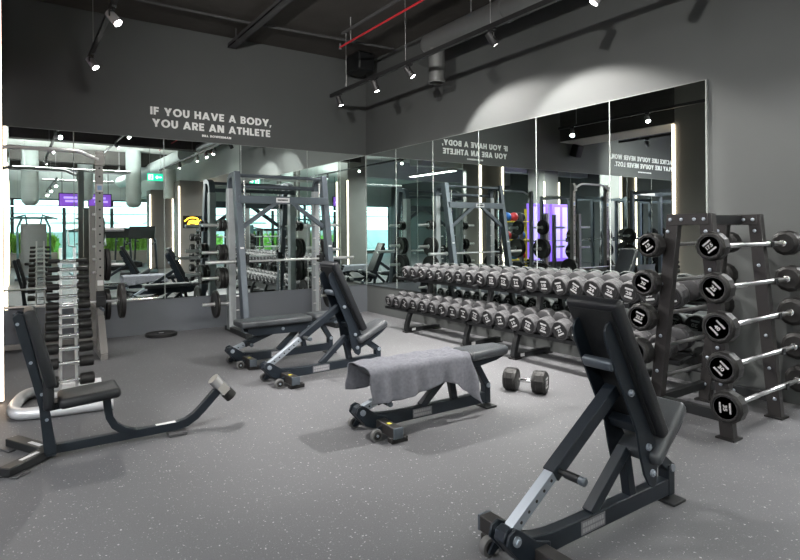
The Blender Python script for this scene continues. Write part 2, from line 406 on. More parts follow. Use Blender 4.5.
# columns with light strips
def column(x0, x1, y0, y1, top=ZC):
    return struct(MB().box(x0, x1, y0, y1, 0, top).obj('column', 'column_paint', bevel=.01))
def led(x, y, z0, z1, label, group='light strips on the columns', w=.018):
    t = thing('led_strip', label, 'light strip', (x, y, z0), 0, group)
    MB().box(-w, w, -w, w, 0, z1 - z0).obj('diffuser', 'led', t)
    MB().box(-.012, .012, -.012, .012, -.015, 0).obj('end_cap', 'steel', t)
    return t
column(-.90, -.10, 5.12, 5.69)
led(-.086, 5.704, .02, 3.36, 'warm white vertical light strip at the left edge of the photo', w=.02)
led(-.915, 5.704, .02, 3.3, 'warm white light strip on the far rear corner of the nearest left column')
column(-.95, -.12, -2.3, -1.5)
led(-.10, -1.48, .02, 3.3, 'warm light strip on the second left column, corner facing the mirrors')
led(-.10, -2.32, .02, 3.3, 'warm light strip on the second left column, rear corner')
column(-.95, -.12, -8.3, -7.5)
led(-.10, -7.48, .02, 3.3, 'warm light strip on the farthest left column seen in the back mirror')
column(4.45, 5.25, -3.0, -2.2, 3.1)
led(4.43, -2.18, .02, 2.9, 'warm light strip on the right column in the mirror, inner corner')
led(5.27, -2.18, .02, 2.9, 'warm light strip on the right column in the mirror, outer corner')
column(4.45, 5.25, -7.6, -6.8, 3.1)
led(4.43, -6.78, .02, 2.9, 'warm light strip on the farther right column in the mirror, inner corner')
led(5.27, -6.78, .02, 2.9, 'warm light strip on the farther right column in the mirror, outer corner')
for i, (cx, cy) in enumerate(((-3.3, 2.2), (-6.6, 2.2), (-6.6, 5.4))):
    column(cx - .4, cx + .4, cy - .4, cy + .4)
    led(cx + .42, cy + .42, .02, 3.2, f'warm light strip on {["second","third","fourth"][i]} column past the left zone racks, near corner')
    led(cx - .42, cy + .42, .02, 3.2, f'warm light strip on {["second","third","fourth"][i]} column past the left zone racks, far corner')

# bulkheads
struct(MB().box(-.90, -.10, 5.69, YW, 3.395, ZC).obj('bulkhead', 'ceiling_paint'))  # dark bulkhead face, its shading put into the colour
struct(MB().box(-.90, -.10, 5.70, YW, 3.38, 3.395).obj('soffit_lit', 'soffit_pale'))  # pale underside sheet: glow of the light strip put into the colour
struct(MB().box(XW, XW + 1.1, -13.5, 1.72, 3.1, ZC).obj('bulkhead', 'bulkhead_paint'))
struct(MB().box(XW, XW + 1.1, -13.5, 1.72, 3.085, 3.1).obj('trim_5', 'soffit_pale'))
struct(MB().box(-10, 12, -13.6, -13.3, 3.0, ZC).obj('wall_front', 'bulkhead_paint'))
for i, yb in enumerate((-.6, -5.7, -9.0)):
    struct(MB().box(-.06, XW, yb - .18, yb + .18, 3.85, ZC).obj('ceiling_beam', 'ceiling_paint'))
for yb in (1.5, -3.0):
    struct(MB().box(-10, -.95, yb - .2, yb + .2, 3.6, ZC).obj('ceiling_beam', 'bulkhead_paint'))

# far glazed front
for i in range(11):
    x0 = -9.9 + i * 1.98
    w = MB().box(x0, x0 + .07, -13.5, -13.4, .12, 3.0).box(x0 + 1.91, x0 + 1.98, -13.5, -13.4, .12, 3.0)
    w.box(x0 + .07, x0 + 1.91, -13.5, -13.4, 2.94, 3.0).box(x0 + .07, x0 + 1.91, -13.5, -13.4, .12, .2)
    w.box(x0 + .07, x0 + 1.91, -13.48, -13.42, 2.3, 2.34)
    o = struct(w.obj(f'window_{i + 1}', 'window_frame'))
    MB().box(x0 + .07, x0 + 1.91, -13.455, -13.445, .2, 2.94).obj('pane', 'window_glass', o, ang=0)
struct(MB().box(-10, 12, -13.55, -13.4, 0, .12).obj('baseboard_front', 'sill_panel'))

# ------------------------------------------------------------------ ceiling services
def track(x, y0, y1, z, wires, label):
    t = thing('track_rail', label, 'track', (x, y0, z), 0, 'lighting track rails')
    MB().box(-.02, .02, 0, y1 - y0, -.02, .03).obj('rail', 'track_black', t)
    for w in wires: MB().cyl((0, w - y0, .02), (0, w - y0, ZC - z), .004, 6).obj('suspension_wire', 'wire', t)
    return t
def spot(x, y, z, aim, label, power=60, cone=110, blend=.6, size=.036, color=(1, .965, .92), body='fixture_grey'):
    """track head: adapter, arm, can and lens, with its lamp inside"""
    t = thing('track_spot', label, 'spotlight', (x, y, z - .02), 0, 'track spotlights')
    a = Vector(aim).normalized()
    MB().box(-.017, .017, -.05, .05, -.022, 0).obj('adapter', 'track_black', t)
    piv = Vector((0, 0, -.105))
    sd = a.cross(Vector((0, 0, 1)))
    sd = sd.normalized() if sd.length > .05 else Vector((0, 1, 0))
    mb = MB().cyl((0, 0, -.02), (0, 0, -.05), .012, 10)
    mb.rtube([Vector((0, 0, -.05)), Vector((0, 0, -.05)) + sd * .052, piv + sd * .052], .016, .006, up=a)
    mb.obj('arm', 'track_black', t)
    MB().lathe([(.030, -.075), (.041, -.066), (.043, .07), (.040, .075), (.036, .07)], piv, a, 20).obj('can', body, t)
    MB().lathe([(.0001, .0665), (.036, .0665), (.036, .070), (.0001, .0702)], piv, a, 20).obj('lens', 'lens', t)
    L = bpy.data.lights.new('track_lamp', 'SPOT'); L.energy = power; L.color = color; L.spot_size = RAD(cone); L.spot_blend = blend
    L.shadow_soft_size = size
    lo = bpy.data.objects.new('track_lamp', L); C.objects.link(lo); lo.parent = t
    lo.location = piv + a * .078
    lo.rotation_euler = a.to_track_quat('-Z', 'Y').to_euler()
    return t
track(4.06, -3.2, 7.70, 3.49, (7.21, 5.70, 4.19, 2.4, .9, -.7, -2.4), 'long black lighting track hung on wires along the right wall')
spot(4.06, 7.42, 3.49, (.3, -.2, -1), 'white hot track spotlight at the far end of the right track', 400, 92, .6, body='fixture_dark')
spot(4.06, 6.41, 3.49, (.3, -.2, -1), 'second track spotlight from the far end of the right track', 400, 92, .6, body='fixture_dark')
spot(4.06, 5.62, 3.49, (1.03, -.98, -1.72), 'starry track spotlight left of the round duct outlet', 210, 98, .3, .03, body='fixture_dark')
spot(4.06, 4.17, 3.49, (1.03, -.50, -1.72), 'starry track spotlight below the suspension wire nearest the top edge', 210, 98, .3, .03, body='fixture_dark')
spot(4.06, 2.9, 3.49, (-.45, .45, -1), 'track spotlight over the bench by the barbell rack, just above the frame', 560, 84, .7)
spot(4.06, 2.2, 3.49, (.28, .75, -1), 'added fill spotlight on the right track aimed at the dumbbell rack', 420, 80, .8)  # extra head added to brighten the dumbbell tops
spot(4.06, 1.4, 3.49, (.0, .15, -1), 'track spotlight beside the barbell rack, above the frame', 80, 120)
spot(4.06, -.5, 3.49, (-.2, .2, -1), 'track spotlight on the right track, behind the camera', 40, 125)
track(.775, -2.8, 7.68, 3.5, (7.24, 4.2, 2.2, .2, -1.8), 'black lighting track hung over the left side of the room')
spot(.775, 7.34, 3.5, (.55, -.5, -1), 'small track spotlight at the far end of the left track', 130, 125)
spot(.775, 5.70, 3.5, (2.1, -2.1, -3.2), 'large looking grey track spotlight at the top left of the photo', 620, 68, .8, .035)
spot(.775, 3.3, 3.5, (.72, 1, -.16), 'added wall wash spotlight on the left track above the shoulder press bench', 330, 88, 1.)  # added to wash the back wall with light
spot(.775, .9, 3.5, (1, .85, -.30), 'added wall wash spotlight on the left track, nearest the camera', 300, 100, 1.)  # added to wash the right wall with light
spot(.775, -1.4, 3.5, (.2, .1, -1), 'track spotlight on the left track, behind the camera', 20, 130)
track(2.35, -2.6, 2.2, 3.9, (2.0, .5, -2.2), 'added short high track for fill spotlights between the two long tracks')  # unseen track, added to carry fill spots for the floor
spot(2.35, 1.7, 3.9, (.15, 1.15, -1), 'added high fill spotlight aimed at the middle of the floor', 420, 66, 1.)
spot(2.35, -.2, 3.9, (.9, .8, -1), 'added high fill spotlight aimed at the near floor', 85, 95, 1.)
track(-1.2, 4.6, 7.6, 3.38, (7.2, 5.0), 'short lighting track just past the column, seen in the right mirror')
spot(-1.2, 6.9, 3.38, (-1.3, .75, -.30), 'track spotlight past the column aimed at the white lettering there', 330, 110, 1., body='fixture_dark')
spot(-1.2, 5.6, 3.38, (-1, .3, -.9), 'track spotlight past the column aimed at the power racks', 200, 120, body='fixture_dark')
t = thing('wall_speaker', 'small black speaker on the wall beside the column, seen in the right mirror', 'speaker', (-.48, 8.2, 3.1))
MB().rbox((0, 0, .1), (.2, .2, .28), .02, Matrix.Rotation(RAD(20), 3, 'X')).obj('cabinet', 'frame_black', t)
MB().box(-.03, .03, .06, .155, .07, .13).obj('bracket', 'track_black', t)
track(1.2, -11.5, -4.5, 3.2, (-5, -8, -11), 'added track of fill spotlights in front of the far windows')  # added track whose heads give ambient fill at the window end
for i, yy in enumerate((-5.4, -8.2, -10.9)):
    spot(1.2, yy, 3.2, (.3, .6, -1), f'{ORD[i]} added fill spotlight of the rail in front of the far windows', 90, 130)
track(7.6, -3.2, 6.0, 3.4, (5.5, 2, -2), 'added track of fill spotlights in the bay beyond the end of the right wall')  # added track whose heads give ambient fill in the bay
spot(7.6, 3.5, 3.4, (-.6, -.3, -1), 'added fill spotlight in the bay beyond the right wall', 90, 130)
spot(7.6, -.6, 3.4, (-.7, .2, -1), 'added fill spotlight in the bay beyond the right wall, nearer the windows', 90, 130)

def fill_lamp(x, y, z, L, along, power, label, up=False):  # added linear lamp, soft fill for the zones behind and beside the camera
    t = thing('fill_lamp', label, 'lamp', (x, y, z), 0 if along == 'x' else PI / 2, 'added fill lamps')
    MB().box(-L / 2, L / 2, -.13, .13, .0, .07).obj('housing', 'fixture_grey', t)
    zd = (.07, .076) if up else (-.006, 0)
    MB().box(-L / 2 + .02, L / 2 - .02, -.11, .11, *zd).obj('diffuser', 'lens', t)
    for k in (-1, 1): MB().cyl((k * L * .4, 0, .07), (k * L * .4, 0, ZC - z), .006, 6).obj('hanger', 'wire', t)
    A = bpy.data.lights.new('fill_light', 'AREA'); A.shape = 'RECTANGLE'; A.size = L - .04; A.size_y = .22; A.energy = power; A.color = (.97, .99, 1)
    o = bpy.data.objects.new('fill_light', A); C.objects.link(o); o.parent = t; o.location = (0, 0, .082 if up else -.012)
    if up: o.rotation_euler = (PI, 0, 0)
    return t
fill_lamp(-2.6, .4, 3.5, 2.6, 'y', 220, 'added long fill lamp in the zone past the left columns')
fill_lamp(-5.2, 4.2, 3.6, 2.6, 'y', 260, 'added long fill lamp farther into the zone past the columns')
fill_lamp(8.4, .8, 3.6, 2.6, 'y', 240, 'added long fill lamp in the bay beyond the right wall')
fill_lamp(1.6, -3.5, 3.35, 3.2, 'x', 330, 'added long fill lamp shining up at the slab, nearest the camera', up=True)
fill_lamp(2.3, -10.2, 3.55, 2.6, 'x', 500, 'added long fill lamp nearest the far windows', up=True)
fill_lamp(-4.2, -5.8, 3.55, 2.6, 'x', 620, 'added long fill lamp over the far left zone', up=True)
fill_lamp(8.6, -6.2, 3.55, 2.6, 'x', 420, 'added long fill lamp over the far right bay', up=True)

# round duct with its outlet elbow
t = thing('round_duct', 'round grey air duct under the ceiling with a downward outlet', 'duct', (4.62, 5.9, 3.9))
MB().lathe([(.02, .13), (.09, .10), (.13, .03), (.14, 0), (.14, -6.3)], (0, .02, 0), (0, 1, 0), 24).obj('pipe_run', 'duct_metal', t)
MB().lathe([(.105, 0), (.105, -.5), (.112, -.5), (.112, -.53), (.095, -.53), (.095, -.1)], (0, -.12, -.02), (0, 0, 1), 24).obj('outlet', 'duct_metal', t)
mbx = MB()
for yy in (-1.4, -3., -4.6): mbx.lathe([(.139, -.02), (.15, -.02), (.15, .02), (.139, .02)], (0, yy, 0), (0, 1, 0), 24)
mbx.obj('band', 'duct_metal', t)
mbx = MB()
for yy in (-.8, -3., -5.4): mbx.cyl((0, yy, .13), (0, yy, ZC - 3.9), .008, 6)
mbx.obj('hanger_rods', 'wire', t)
t = thing('supply_duct', 'big pale round duct curving away under the ceiling in the back mirror', 'duct', (4.35, -.9, 3.75))
MB().tube([(0, 0, 0), (0, -2.5, 0), (-.05, -5, 0), (-.2, -8, -.05), (-.3, -10.2, -.05)], .25, 20).obj('pipe_run', 'pale_duct', t)
MB().cyl((0, -2.2, 0), (0, -2.2, -1.2), .2, 20).obj('outlet', 'pale_duct', t)
for (px, py, zb, lb) in ((.5, -5.6, 2.35, 'left hanging round duct drop in the back mirror'), (3.55, -5.0, 2.3, 'right hanging round duct drop in the back mirror, near the exit sign'), (2.2, -6.5, 2.6, 'middle hanging duct drop in the back mirror')):
    t = thing('hanging_duct', lb, 'duct', (px, py, zb), 0, 'duct drops behind the camera')
    MB().lathe([(.02, 0), (.16, .03), (.24, .12), (.25, .2), (.25, ZC - zb)], (0, 0, 0), (0, 0, 1), 24).obj('pipe_run', 'pale_duct', t)
    MB().lathe([(.25, .5), (.265, .5), (.265, .55), (.25, .55)], (0, 0, 0), (0, 0, 1), 24).obj('band', 'pale_duct', t)
t = thing('sprinkler_pipe', 'thin red sprinkler pipe under the ceiling near the corner', 'pipe', (3.82, 6.95, 4.0))
MB().tube([(0, 0, 0), (0, -9, 0)], .013, 10).obj('pipe_run', 'pipe_red', t)
MB().cyl((0, -.3, 0), (0, -.3, .33), .008, 8).cyl((0, -3.3, 0), (0, -3.3, .33), .008, 8).obj('hanger_rods', 'wire', t)
MB().cyl((0, 0, -.02), (0, 0, .05), .014, 10).lathe([(.022, 0), (.022, .006)], (0, 0, -.026), (0, 0, 1), 12).obj('sprinkler_head', 'steel', t)
tag(MB().tube([(3.72, 6.7, 4.1), (3.72, -2, 4.1)], .022, 8).obj('conduit_pipe', 'pipe_dark'), 'dark conduit running beside the red sprinkler pipe', 'pipe')
t = thing('hanging_cable_tray', 'dark cable tray under the ceiling ending at the back wall', 'cable tray', (2.72, 8.3, 4.16))
MB().box(-.06, .06, -6.5, 0, 0, .012).box(-.06, -.05, -6.5, 0, 0, .06).box(.05, .06, -6.5, 0, 0, .06).obj('tray', 'pipe_dark', t)
for yy in (-.4, -2.4, -4.4): MB().box(-.07, .07, yy, yy + .03, -.006, .0).box(-.07, -.06, yy, yy + .03, 0, .165).box(.06, .07, yy, yy + .03, 0, .165).obj('bracket', 'pipe_dark', t)
tag(MB().tube([(-.9, 7.45, 4.26), (2.6, 7.44, 4.26), (4.95, 7.26, 4.26)], .02, 8).obj('ceiling_pipe', 'pipe_dark'), 'thin dark pipe crossing the ceiling parallel to the back wall', 'pipe')
tag(MB().box(4.6, 4.9, 7.75, 8.2, 4.02, 4.32).obj('ceiling_unit', 'frame_black', bevel=.03), 'dark ventilation box tucked in the ceiling corner', 'ventilation box')

# ------------------------------------------------------------------ adjustable benches
def bench(label, x, y, rot, a, so, b, chrome_len):
    t = thing('adjustable_bench', label, 'bench', (x, y, 0), rot, 'adjustable benches')
    xz = lambda p, q, s: (p, s, q)
    # base rail with the hub plates at the wheel end
    f = MB()
    f.prism([(-.045, .165), (-.03, .2), (.0, .212), (.03, .2), (.12, .14), (.24, .122), (.36, .118), (1.18, .118), (1.18, .038), (.34, .038), (.22, .035), (.11, .035), (.04, .065)], xz, -.028, .028)
    for s in (-1, 1):
        f.prism([(-.05, .165), (-.035, .205), (.0, .22), (.035, .2), (.12, .135), (.2, .11), (.2, .05), (.11, .045), (.03, .075)], xz, s * .05 - .006, s * .05 + .006)
    f.box(1.125, 1.18, -.03, .03, .03, .19)
    f.obj('base_rail', 'frame_navy', t, bevel=.004)
    MB().rbox((1.15, 0, .008), (.11, .15, .014), .004).obj('foot_plate', 'frame_black', t)
    o = MB().box(.105, .175, -.275, .275, .038, .108).obj('crossbar', 'frame_bronze', t, bevel=.004)
    for s in (-1, 1):
        MB().rbox((.14, s * .28, .073), (.072, .014, .072), .003).obj('end_cap', 'frame_grey', o)
        MB().rbox((.165, s * .235, .018), (.13, .06, .036), .006).obj('rubber_foot', 'rubber', o)
    if x > 1.7: MB().box(.125, .15, -.19, -.155, .108, .1085).obj('sticker', 'yellow_sticker', o)
    for s in (-1, 1):
        w = MB().lathe([(.028, -.018), (.040, -.016), (.042, -.008), (.042, .008), (.040, .016), (.028, .018)], (.045, s * .155, .042), (0, 1, 0), 20).obj('wheel', 'wheel_grey', t)
        MB().lathe([(.001, -.020), (.027, -.019), (.027, .019), (.001, .020)], (.045, s * .155, .042), (0, 1, 0), 16).obj('wheel_hub', 'rubber', w)
        MB().lathe([(.009, -.026), (.009, .026)], (.045, s * .155, .042), (0, 1, 0), 10).obj('axle_bolt', 'zinc', w)
        MB().prism([(.02, .03), (.045, .02), (.07, .035), (.13, .06), (.13, .10), (.05, .07)], xz, s * .128 - .005, s * .128 + .005).obj('wheel_bracket', 'frame_navy', t)
    lp = MB().box(.43, .60, -.0300, -.0285, .048, .108).obj('name_plate', 'label_plate', t)
    mk = MB(); unreadable(mk, (.44, -.0301, .052), (1, 0, 0), (0, 0, 1), .15, .052); mk.obj('lettering', 'label_dim', lp, ang=0)
    # A-shaped support
    MB().bar((.52, 0, .112), (.79, 0, .345), .05, .05).obj('leg', 'frame_navy', t, bevel=.003)
    MB().bar((.83, 0, .112), (.785, 0, .335), .05, .045).obj('leg', 'frame_navy', t, bevel=.003)
    # backrest frame in its own (d along the back, n out of the pad) axes
    P = Vector((.87, 0, .36)); ca, sa = math.cos(RAD(a)), math.sin(RAD(a))
    d = Vector((-ca, 0, sa)); n = Vector((sa, 0, ca))
    fn = lambda p, q, s: P + d * p + n * q + Vector((0, s, 0))
    up = RAD(90 - a)
    fr = MB()
    poly = [(-.19, -.075), (-.15, -.10), (-.08, -.105), (.02, -.085), (.14, -.05), (.63, -.035), (.68, -.02), (.70, .01), (.695, .043), (-.03, .043), (-.09, .02), (-.14, -.02), (-.18, -.045)]
    if a < 20: poly = [(-.05, -.055), (.02, -.075), (.14, -.06), (.64, -.05), (.70, -.02), (.72, .043), (-.05, .043)]
    for s in (-1, 1): fr.prism(poly, fn, s * .085 - .006, s * .085 + .006)
    R = Matrix((d, Vector((0, 1, 0)), n)).transposed()
    fr.obox(fn(.12, .0, 0), (.05, .165, .05), R)
    fo = fr.obj('backrest_frame', 'frame_navy', t, bevel=.003)
    MB().rbox(fn(.50, -.03, .0), (.055, .165, .04), .015, R).obj('handle', 'frame_grey', fo)
    for p, q in ((.33, -.004), (.02, -.02), (-.11, -.055)):
        if a < 20 and p < 0: continue
        MB().cyl(fn(p, q, -.091), fn(p, q, -.102), .017, 12).cyl(fn(p, q, -.102), fn(p, q, -.108), .010, 6).obj('bolt', 'zinc', fo)
    MB().rbox(fn(.40, .077, 0), (.765 if a > 20 else .80, .285, .066), .022, R, 4).obj('backrest_pad', 'pad_vinyl' if a > 20 else 'seat_vinyl', t)
    MB().obox(fn(.40, .042, 0), (.70, .22, .012), R).obj('pad_board', 'frame_black', t)
    # telescopic strut
    H = Vector((0, 0, .172)); A = fn(.33, -.006, 0); u = (A - H).normalized(); L = (A - H).length
    Rs = Matrix((u, Vector((0, 1, 0)), u.cross(Vector((0, 1, 0))))).transposed()
    k = H + u * chrome_len
    MB().bar(k - u * .02, A, .06, .06).obj('strut_sleeve', 'frame_navy', t, bevel=.003)
    ch = MB().bar(H, k + u * .1, .046, .046).obj('strut_tube', 'zinc', t, bevel=.002)
    hs = MB(); q = .075
    while q < chrome_len - .03:
        hs.cyl(H + u * q + Vector((0, -.0232, 0)), H + u * q + Vector((0, -.0245, 0)), .007, 10); q += .055
    if hs.v: hs.obj('pin_holes', 'rubber_shaded', ch)
    MB().cyl(H + Vector((0, -.066, 0)), H + Vector((0, .066, 0)), .02, 14).cyl(H + Vector((0, -.072, 0)), H + Vector((0, -.066, 0)), .012, 6).obj('hub_bolt', 'zinc', t)
    kb = MB().lathe([(.014, 0), (.014, .03), (.018, .032), (.018, .1), (.014, .103)], k + u * .01 + Vector((0, -.03, 0)), (0, -1, 0), 14).obj('pull_pin', 'frame_black', t)
    MB().lathe([(.017, .103), (.019, .106), (.019, .128), (.014, .132)], k + u * .01 + Vector((0, -.03, 0)), (0, -1, 0), 14).obj('pin_tip', 'frame_grey', kb)
    # seat
    cb, sb = math.cos(RAD(b)), math.sin(RAD(b)); e = Vector((cb, 0, sb)); m = Vector((-sb, 0, cb)); O = Vector((so[0], 0, so[1]))
    gn = lambda p, q, s: O + e * p + m * q + Vector((0, s, 0))
    Re = Matrix((e, Vector((0, 1, 0)), m)).transposed()
    ln = .39 if b else .42
    q_ = MB().rbox((0, 0, 0), (ln, .275, .07), .03, None, 5)
    q_.v = [gn(ln / 2 + .01 + x_, .036 + z_, y_ * (1 - .36 * min(1, max(0, (x_ + ln * .2) / (ln * .7))) ** 1.5)) for x_, y_, z_ in q_.v]
    q_.obj('seat_pad', 'seat_vinyl', t)
    sf = MB()
    for s in (-1, 1): sf.prism([(-.03, .0), (-.035, -.04), (.02, -.055), (.12, -.055), (.3, -.03), (.38, -.005), (.38, .005), (-.01, .005)], gn, s * .075 - .006, s * .075 + .006)
    sf = sf.obj('seat_frame', 'frame_navy', t, bevel=.003)
    link_top = gn(.13, -.03, 0)
    MB().bar((1.155, 0, .172), link_top, .05, .052).obj('seat_link', 'frame_navy', t, bevel=.003)
    for c in (Vector((1.155, 0, .172)), link_top):
        MB().cyl(c + Vector((0, -.032, 0)), c + Vector((0, .032, 0)), .012, 10).cyl(c + Vector((0, -.038, 0)), c + Vector((0, -.030, 0)), .018, 12).obj('bolt', 'zinc', sf)
    return t
bench('black incline bench in the right foreground, backrest raised toward the camera', 1.625, 1.61, RAD(-.5), 61, (.87, .26), 31, .34)
bench('flat bench carrying the grey towel in the middle of the floor', 1.94, 3.31, RAD(-1.5), 0, (.90, .405), 0, .16)
inc = bench('raised incline bench in front of the wall corner, behind the towel bench', 1.90, 4.89, RAD(3), 65, (.87, .265), 22, .40)
inc.scale = (1.07, 1, 1)
bench('empty flat bench with grey pad in front of the smith machine', 1.86, 5.79, RAD(0), 0, (.90, .405), 0, .17)

# towel: draped grid with folds
def towel():
    V = []; F = []; nx, ns = 64, 56
    hw = .150; top = .478
    rr = random.Random(5)
    for i in range(nx + 1):
        tx = i / nx
        for j in range(ns + 1):
            s = -1 + 2 * j / ns
            x = -.0 + tx * .87
            near = s < 0
            drop = (.205 + .02 * math.sin(tx * 7)) if near else (.17 + .03 * math.sin(tx * 5 + 1))
            if near: drop += .19 * max(0, (tx - .84) / .16) ** 1.3 - .02 * math.exp(-((tx - .72) / .1) ** 2)
            if near: drop += .02 * max(0, (.1 - tx) / .1)
            Lt = hw + drop; p = abs(s) * Lt
            sg = -1 if near else 1
            if p < hw - .03: yy = p; zz = top
            elif p < hw + .03:
                an = (p - hw + .03) / .06 * PI / 2; yy = hw - .03 + .036 * math.sin(an) ; zz = top - .036 * (1 - math.cos(an))
            else:
                yy = hw + .006; zz = top - .036 - (p - hw - .03)
            hang = max(0, (top - .04 - zz) / .2)
            wv = hang * (.012 * math.sin(tx * 26 + 1.3 * sg) + .008 * math.sin(tx * 47 + 2) + .022 * max(0, (tx - .8) / .2) * math.sin(tx * 60))
            yy += wv + hang * .012
            zz += .003 * math.sin(x * 41 + yy * 30) * (1 - min(1, hang * 2)) + .0025 * math.sin(x * 17 - yy * 60) * (hang < .1)
            x += hang * (.035 * math.sin(s * 9) * (tx - .5)) + hang * .02 * (tx > .9)
            if tx > .86 and hang > 0: x += .06 * hang * (tx - .86) / .14
            V.append((x, sg * yy, zz))
    W = ns + 1
    for i in range(nx):
        for j in range(ns): F.append((i * W + j, i * W + j + 1, (i + 1) * W + j + 1, (i + 1) * W + j))
    mb = MB(); mb.add(V, F)
    o = mb.obj('towel', 'towel_cloth', ang=0)
    o.data.shade_smooth()
    sd = o.modifiers.new('thickness', 'SOLIDIFY'); sd.thickness = .006; sd.offset = 1
    o.location = (1.94, 3.31, 0); o.rotation_euler = (0, 0, RAD(-1.5))
    tag(o, 'grey towel draped over the long pad of the flat bench', 'towel')
towel()

# ------------------------------------------------------------------ shoulder press bench (left foreground)
def press_bench():
    t = thing('shoulder_press_bench', 'upright black seat bench with a long floor rail at the left', 'bench', (.003, 4.14, 0), RAD(-1))
    xz = lambda p, q, s: (p, s, q)
    st = MB()
    for s in (-1, 1):
        st.prism([(-.005, .90), (.02, .925), (.05, .915), (.145, .47), (.175, .36), (.215, .05), (.15, .05), (.125, .34), (.09, .5)], xz, s * .075 - .007, s * .075 + .007)
    st.obj('upright_frame', 'frame_navy', t, bevel=.003)
    MB().box(.15, .215, -.075, .075, .03, .10).obj('base_block', 'frame_navy', t, bevel=.004)
    dd = Vector((.105, 0, -.445)).normalized()
    Rb = Matrix((dd, Vector((0, 1, 0)), dd.cross(Vector((0, 1, 0))))).transposed()
    nb = Rb @ Vector((0, 0, 1)); nb = nb if nb.x > 0 else -nb
    MB().rbox(Vector((.045, 0, .925)) + dd * .24 + nb * .035, (.50, .27, .062), .022, Rb, 4).obj('backrest_pad', 'pad_vinyl', t)
    MB().rbox(Vector((.175, 0, .42)), (.06, .25, .21), .024).obj('lumbar_pad', 'pad_vinyl', t)
    MB().rbox((.40, 0, .362), (.345, .29, .066), .026, Matrix.Rotation(RAD(-4), 3, 'Y'), 4).obj('seat_pad', 'pad_vinyl', t)
    MB().rtube([(.17, 0, .315), (.52, 0, .345)], .05, .045, up=(0, 0, 1)).obj('seat_beam', 'frame_navy', t, bevel=.003)
    MB().rtube([(.50, 0, .345), (.505, 0, .26), (.515, 0, .19), (.545, 0, .13), (.60, 0, .085), (.68, 0, .055)], .05, .045, up=(1, 0, 0)).obj('seat_post', 'frame_navy', t, bevel=.003)
    MB().rtube([(.17, 0, .05), (.93, 0, .05), (1.0, 0, .062), (1.06, 0, .095), (1.11, 0, .14), (1.225, 0, .255)], .05, .055).obj('floor_rail', 'frame_navy', t, bevel=.003)
    MB().box(.80, .93, -.02, .02, .0777, .0787).obj('label', 'label_light', t)
    MB().rbox((.93, -.03, .011), (.12, .12, .022), .004).obj('rubber_foot', 'rubber_pale_lit', t)
    u = Vector((1, 0, -1.15)).normalized()
    c = Vector((1.255, 0, .262))
    rl = MB().cyl(c - u * .1, c + u * .035, .043, 20).obj('foot_roller', 'steel', t)
    MB().cyl(c + u * .035, c + u * .1, .044, 20).obj('roller_end', 'rubber', rl)
    Rr = Matrix((u, Vector((0, 1, 0)), u.cross(Vector((0, 1, 0))))).transposed()
    MB().obox(c - Vector((0, .0445, 0)) + u * .0, (.07, .004, .06), Rr).obj('roller_plate', 'frame_silver', rl)
    # splayed feet
    for tip, nmz in (((-.05, -.22), 1), ((-.02, .36), 2)):
        f = MB().bar((.17, 0 if nmz == 1 else .02, .038), (tip[0], tip[1], .038), .085, .05).obj('foot_beam', 'frame_black', t, bevel=.006)
        dv = (Vector((tip[0], tip[1], 0)) - Vector((.17, 0, 0))).normalized(); sv = Vector((-dv.y, dv.x, 0))
        for k in (-1, 1):
            MB().rbox(Vector((tip[0], tip[1], .006)) - dv * .06 + sv * k * .055, (.10, .045, .012), .003, Matrix.Rotation(math.atan2(dv.y, dv.x), 3, 'Z')).obj('rubber_pad', 'rubber_pale_lit', f)
        mk = MB(); unreadable(mk, Vector((.17, 0, .0635)) + dv * .07 - sv * .02, dv, sv, .13, .04, 1, 9); mk.obj('lettering', 'label_light', f, ang=0)
    for z_, x_ in ((.86, .02), (.62, .085), (.42, .14), (.26, .165)): MB().cyl((x_, -.082, z_), (x_, -.089, z_), .010, 8).obj('bolt', 'zinc', t)
press_bench()
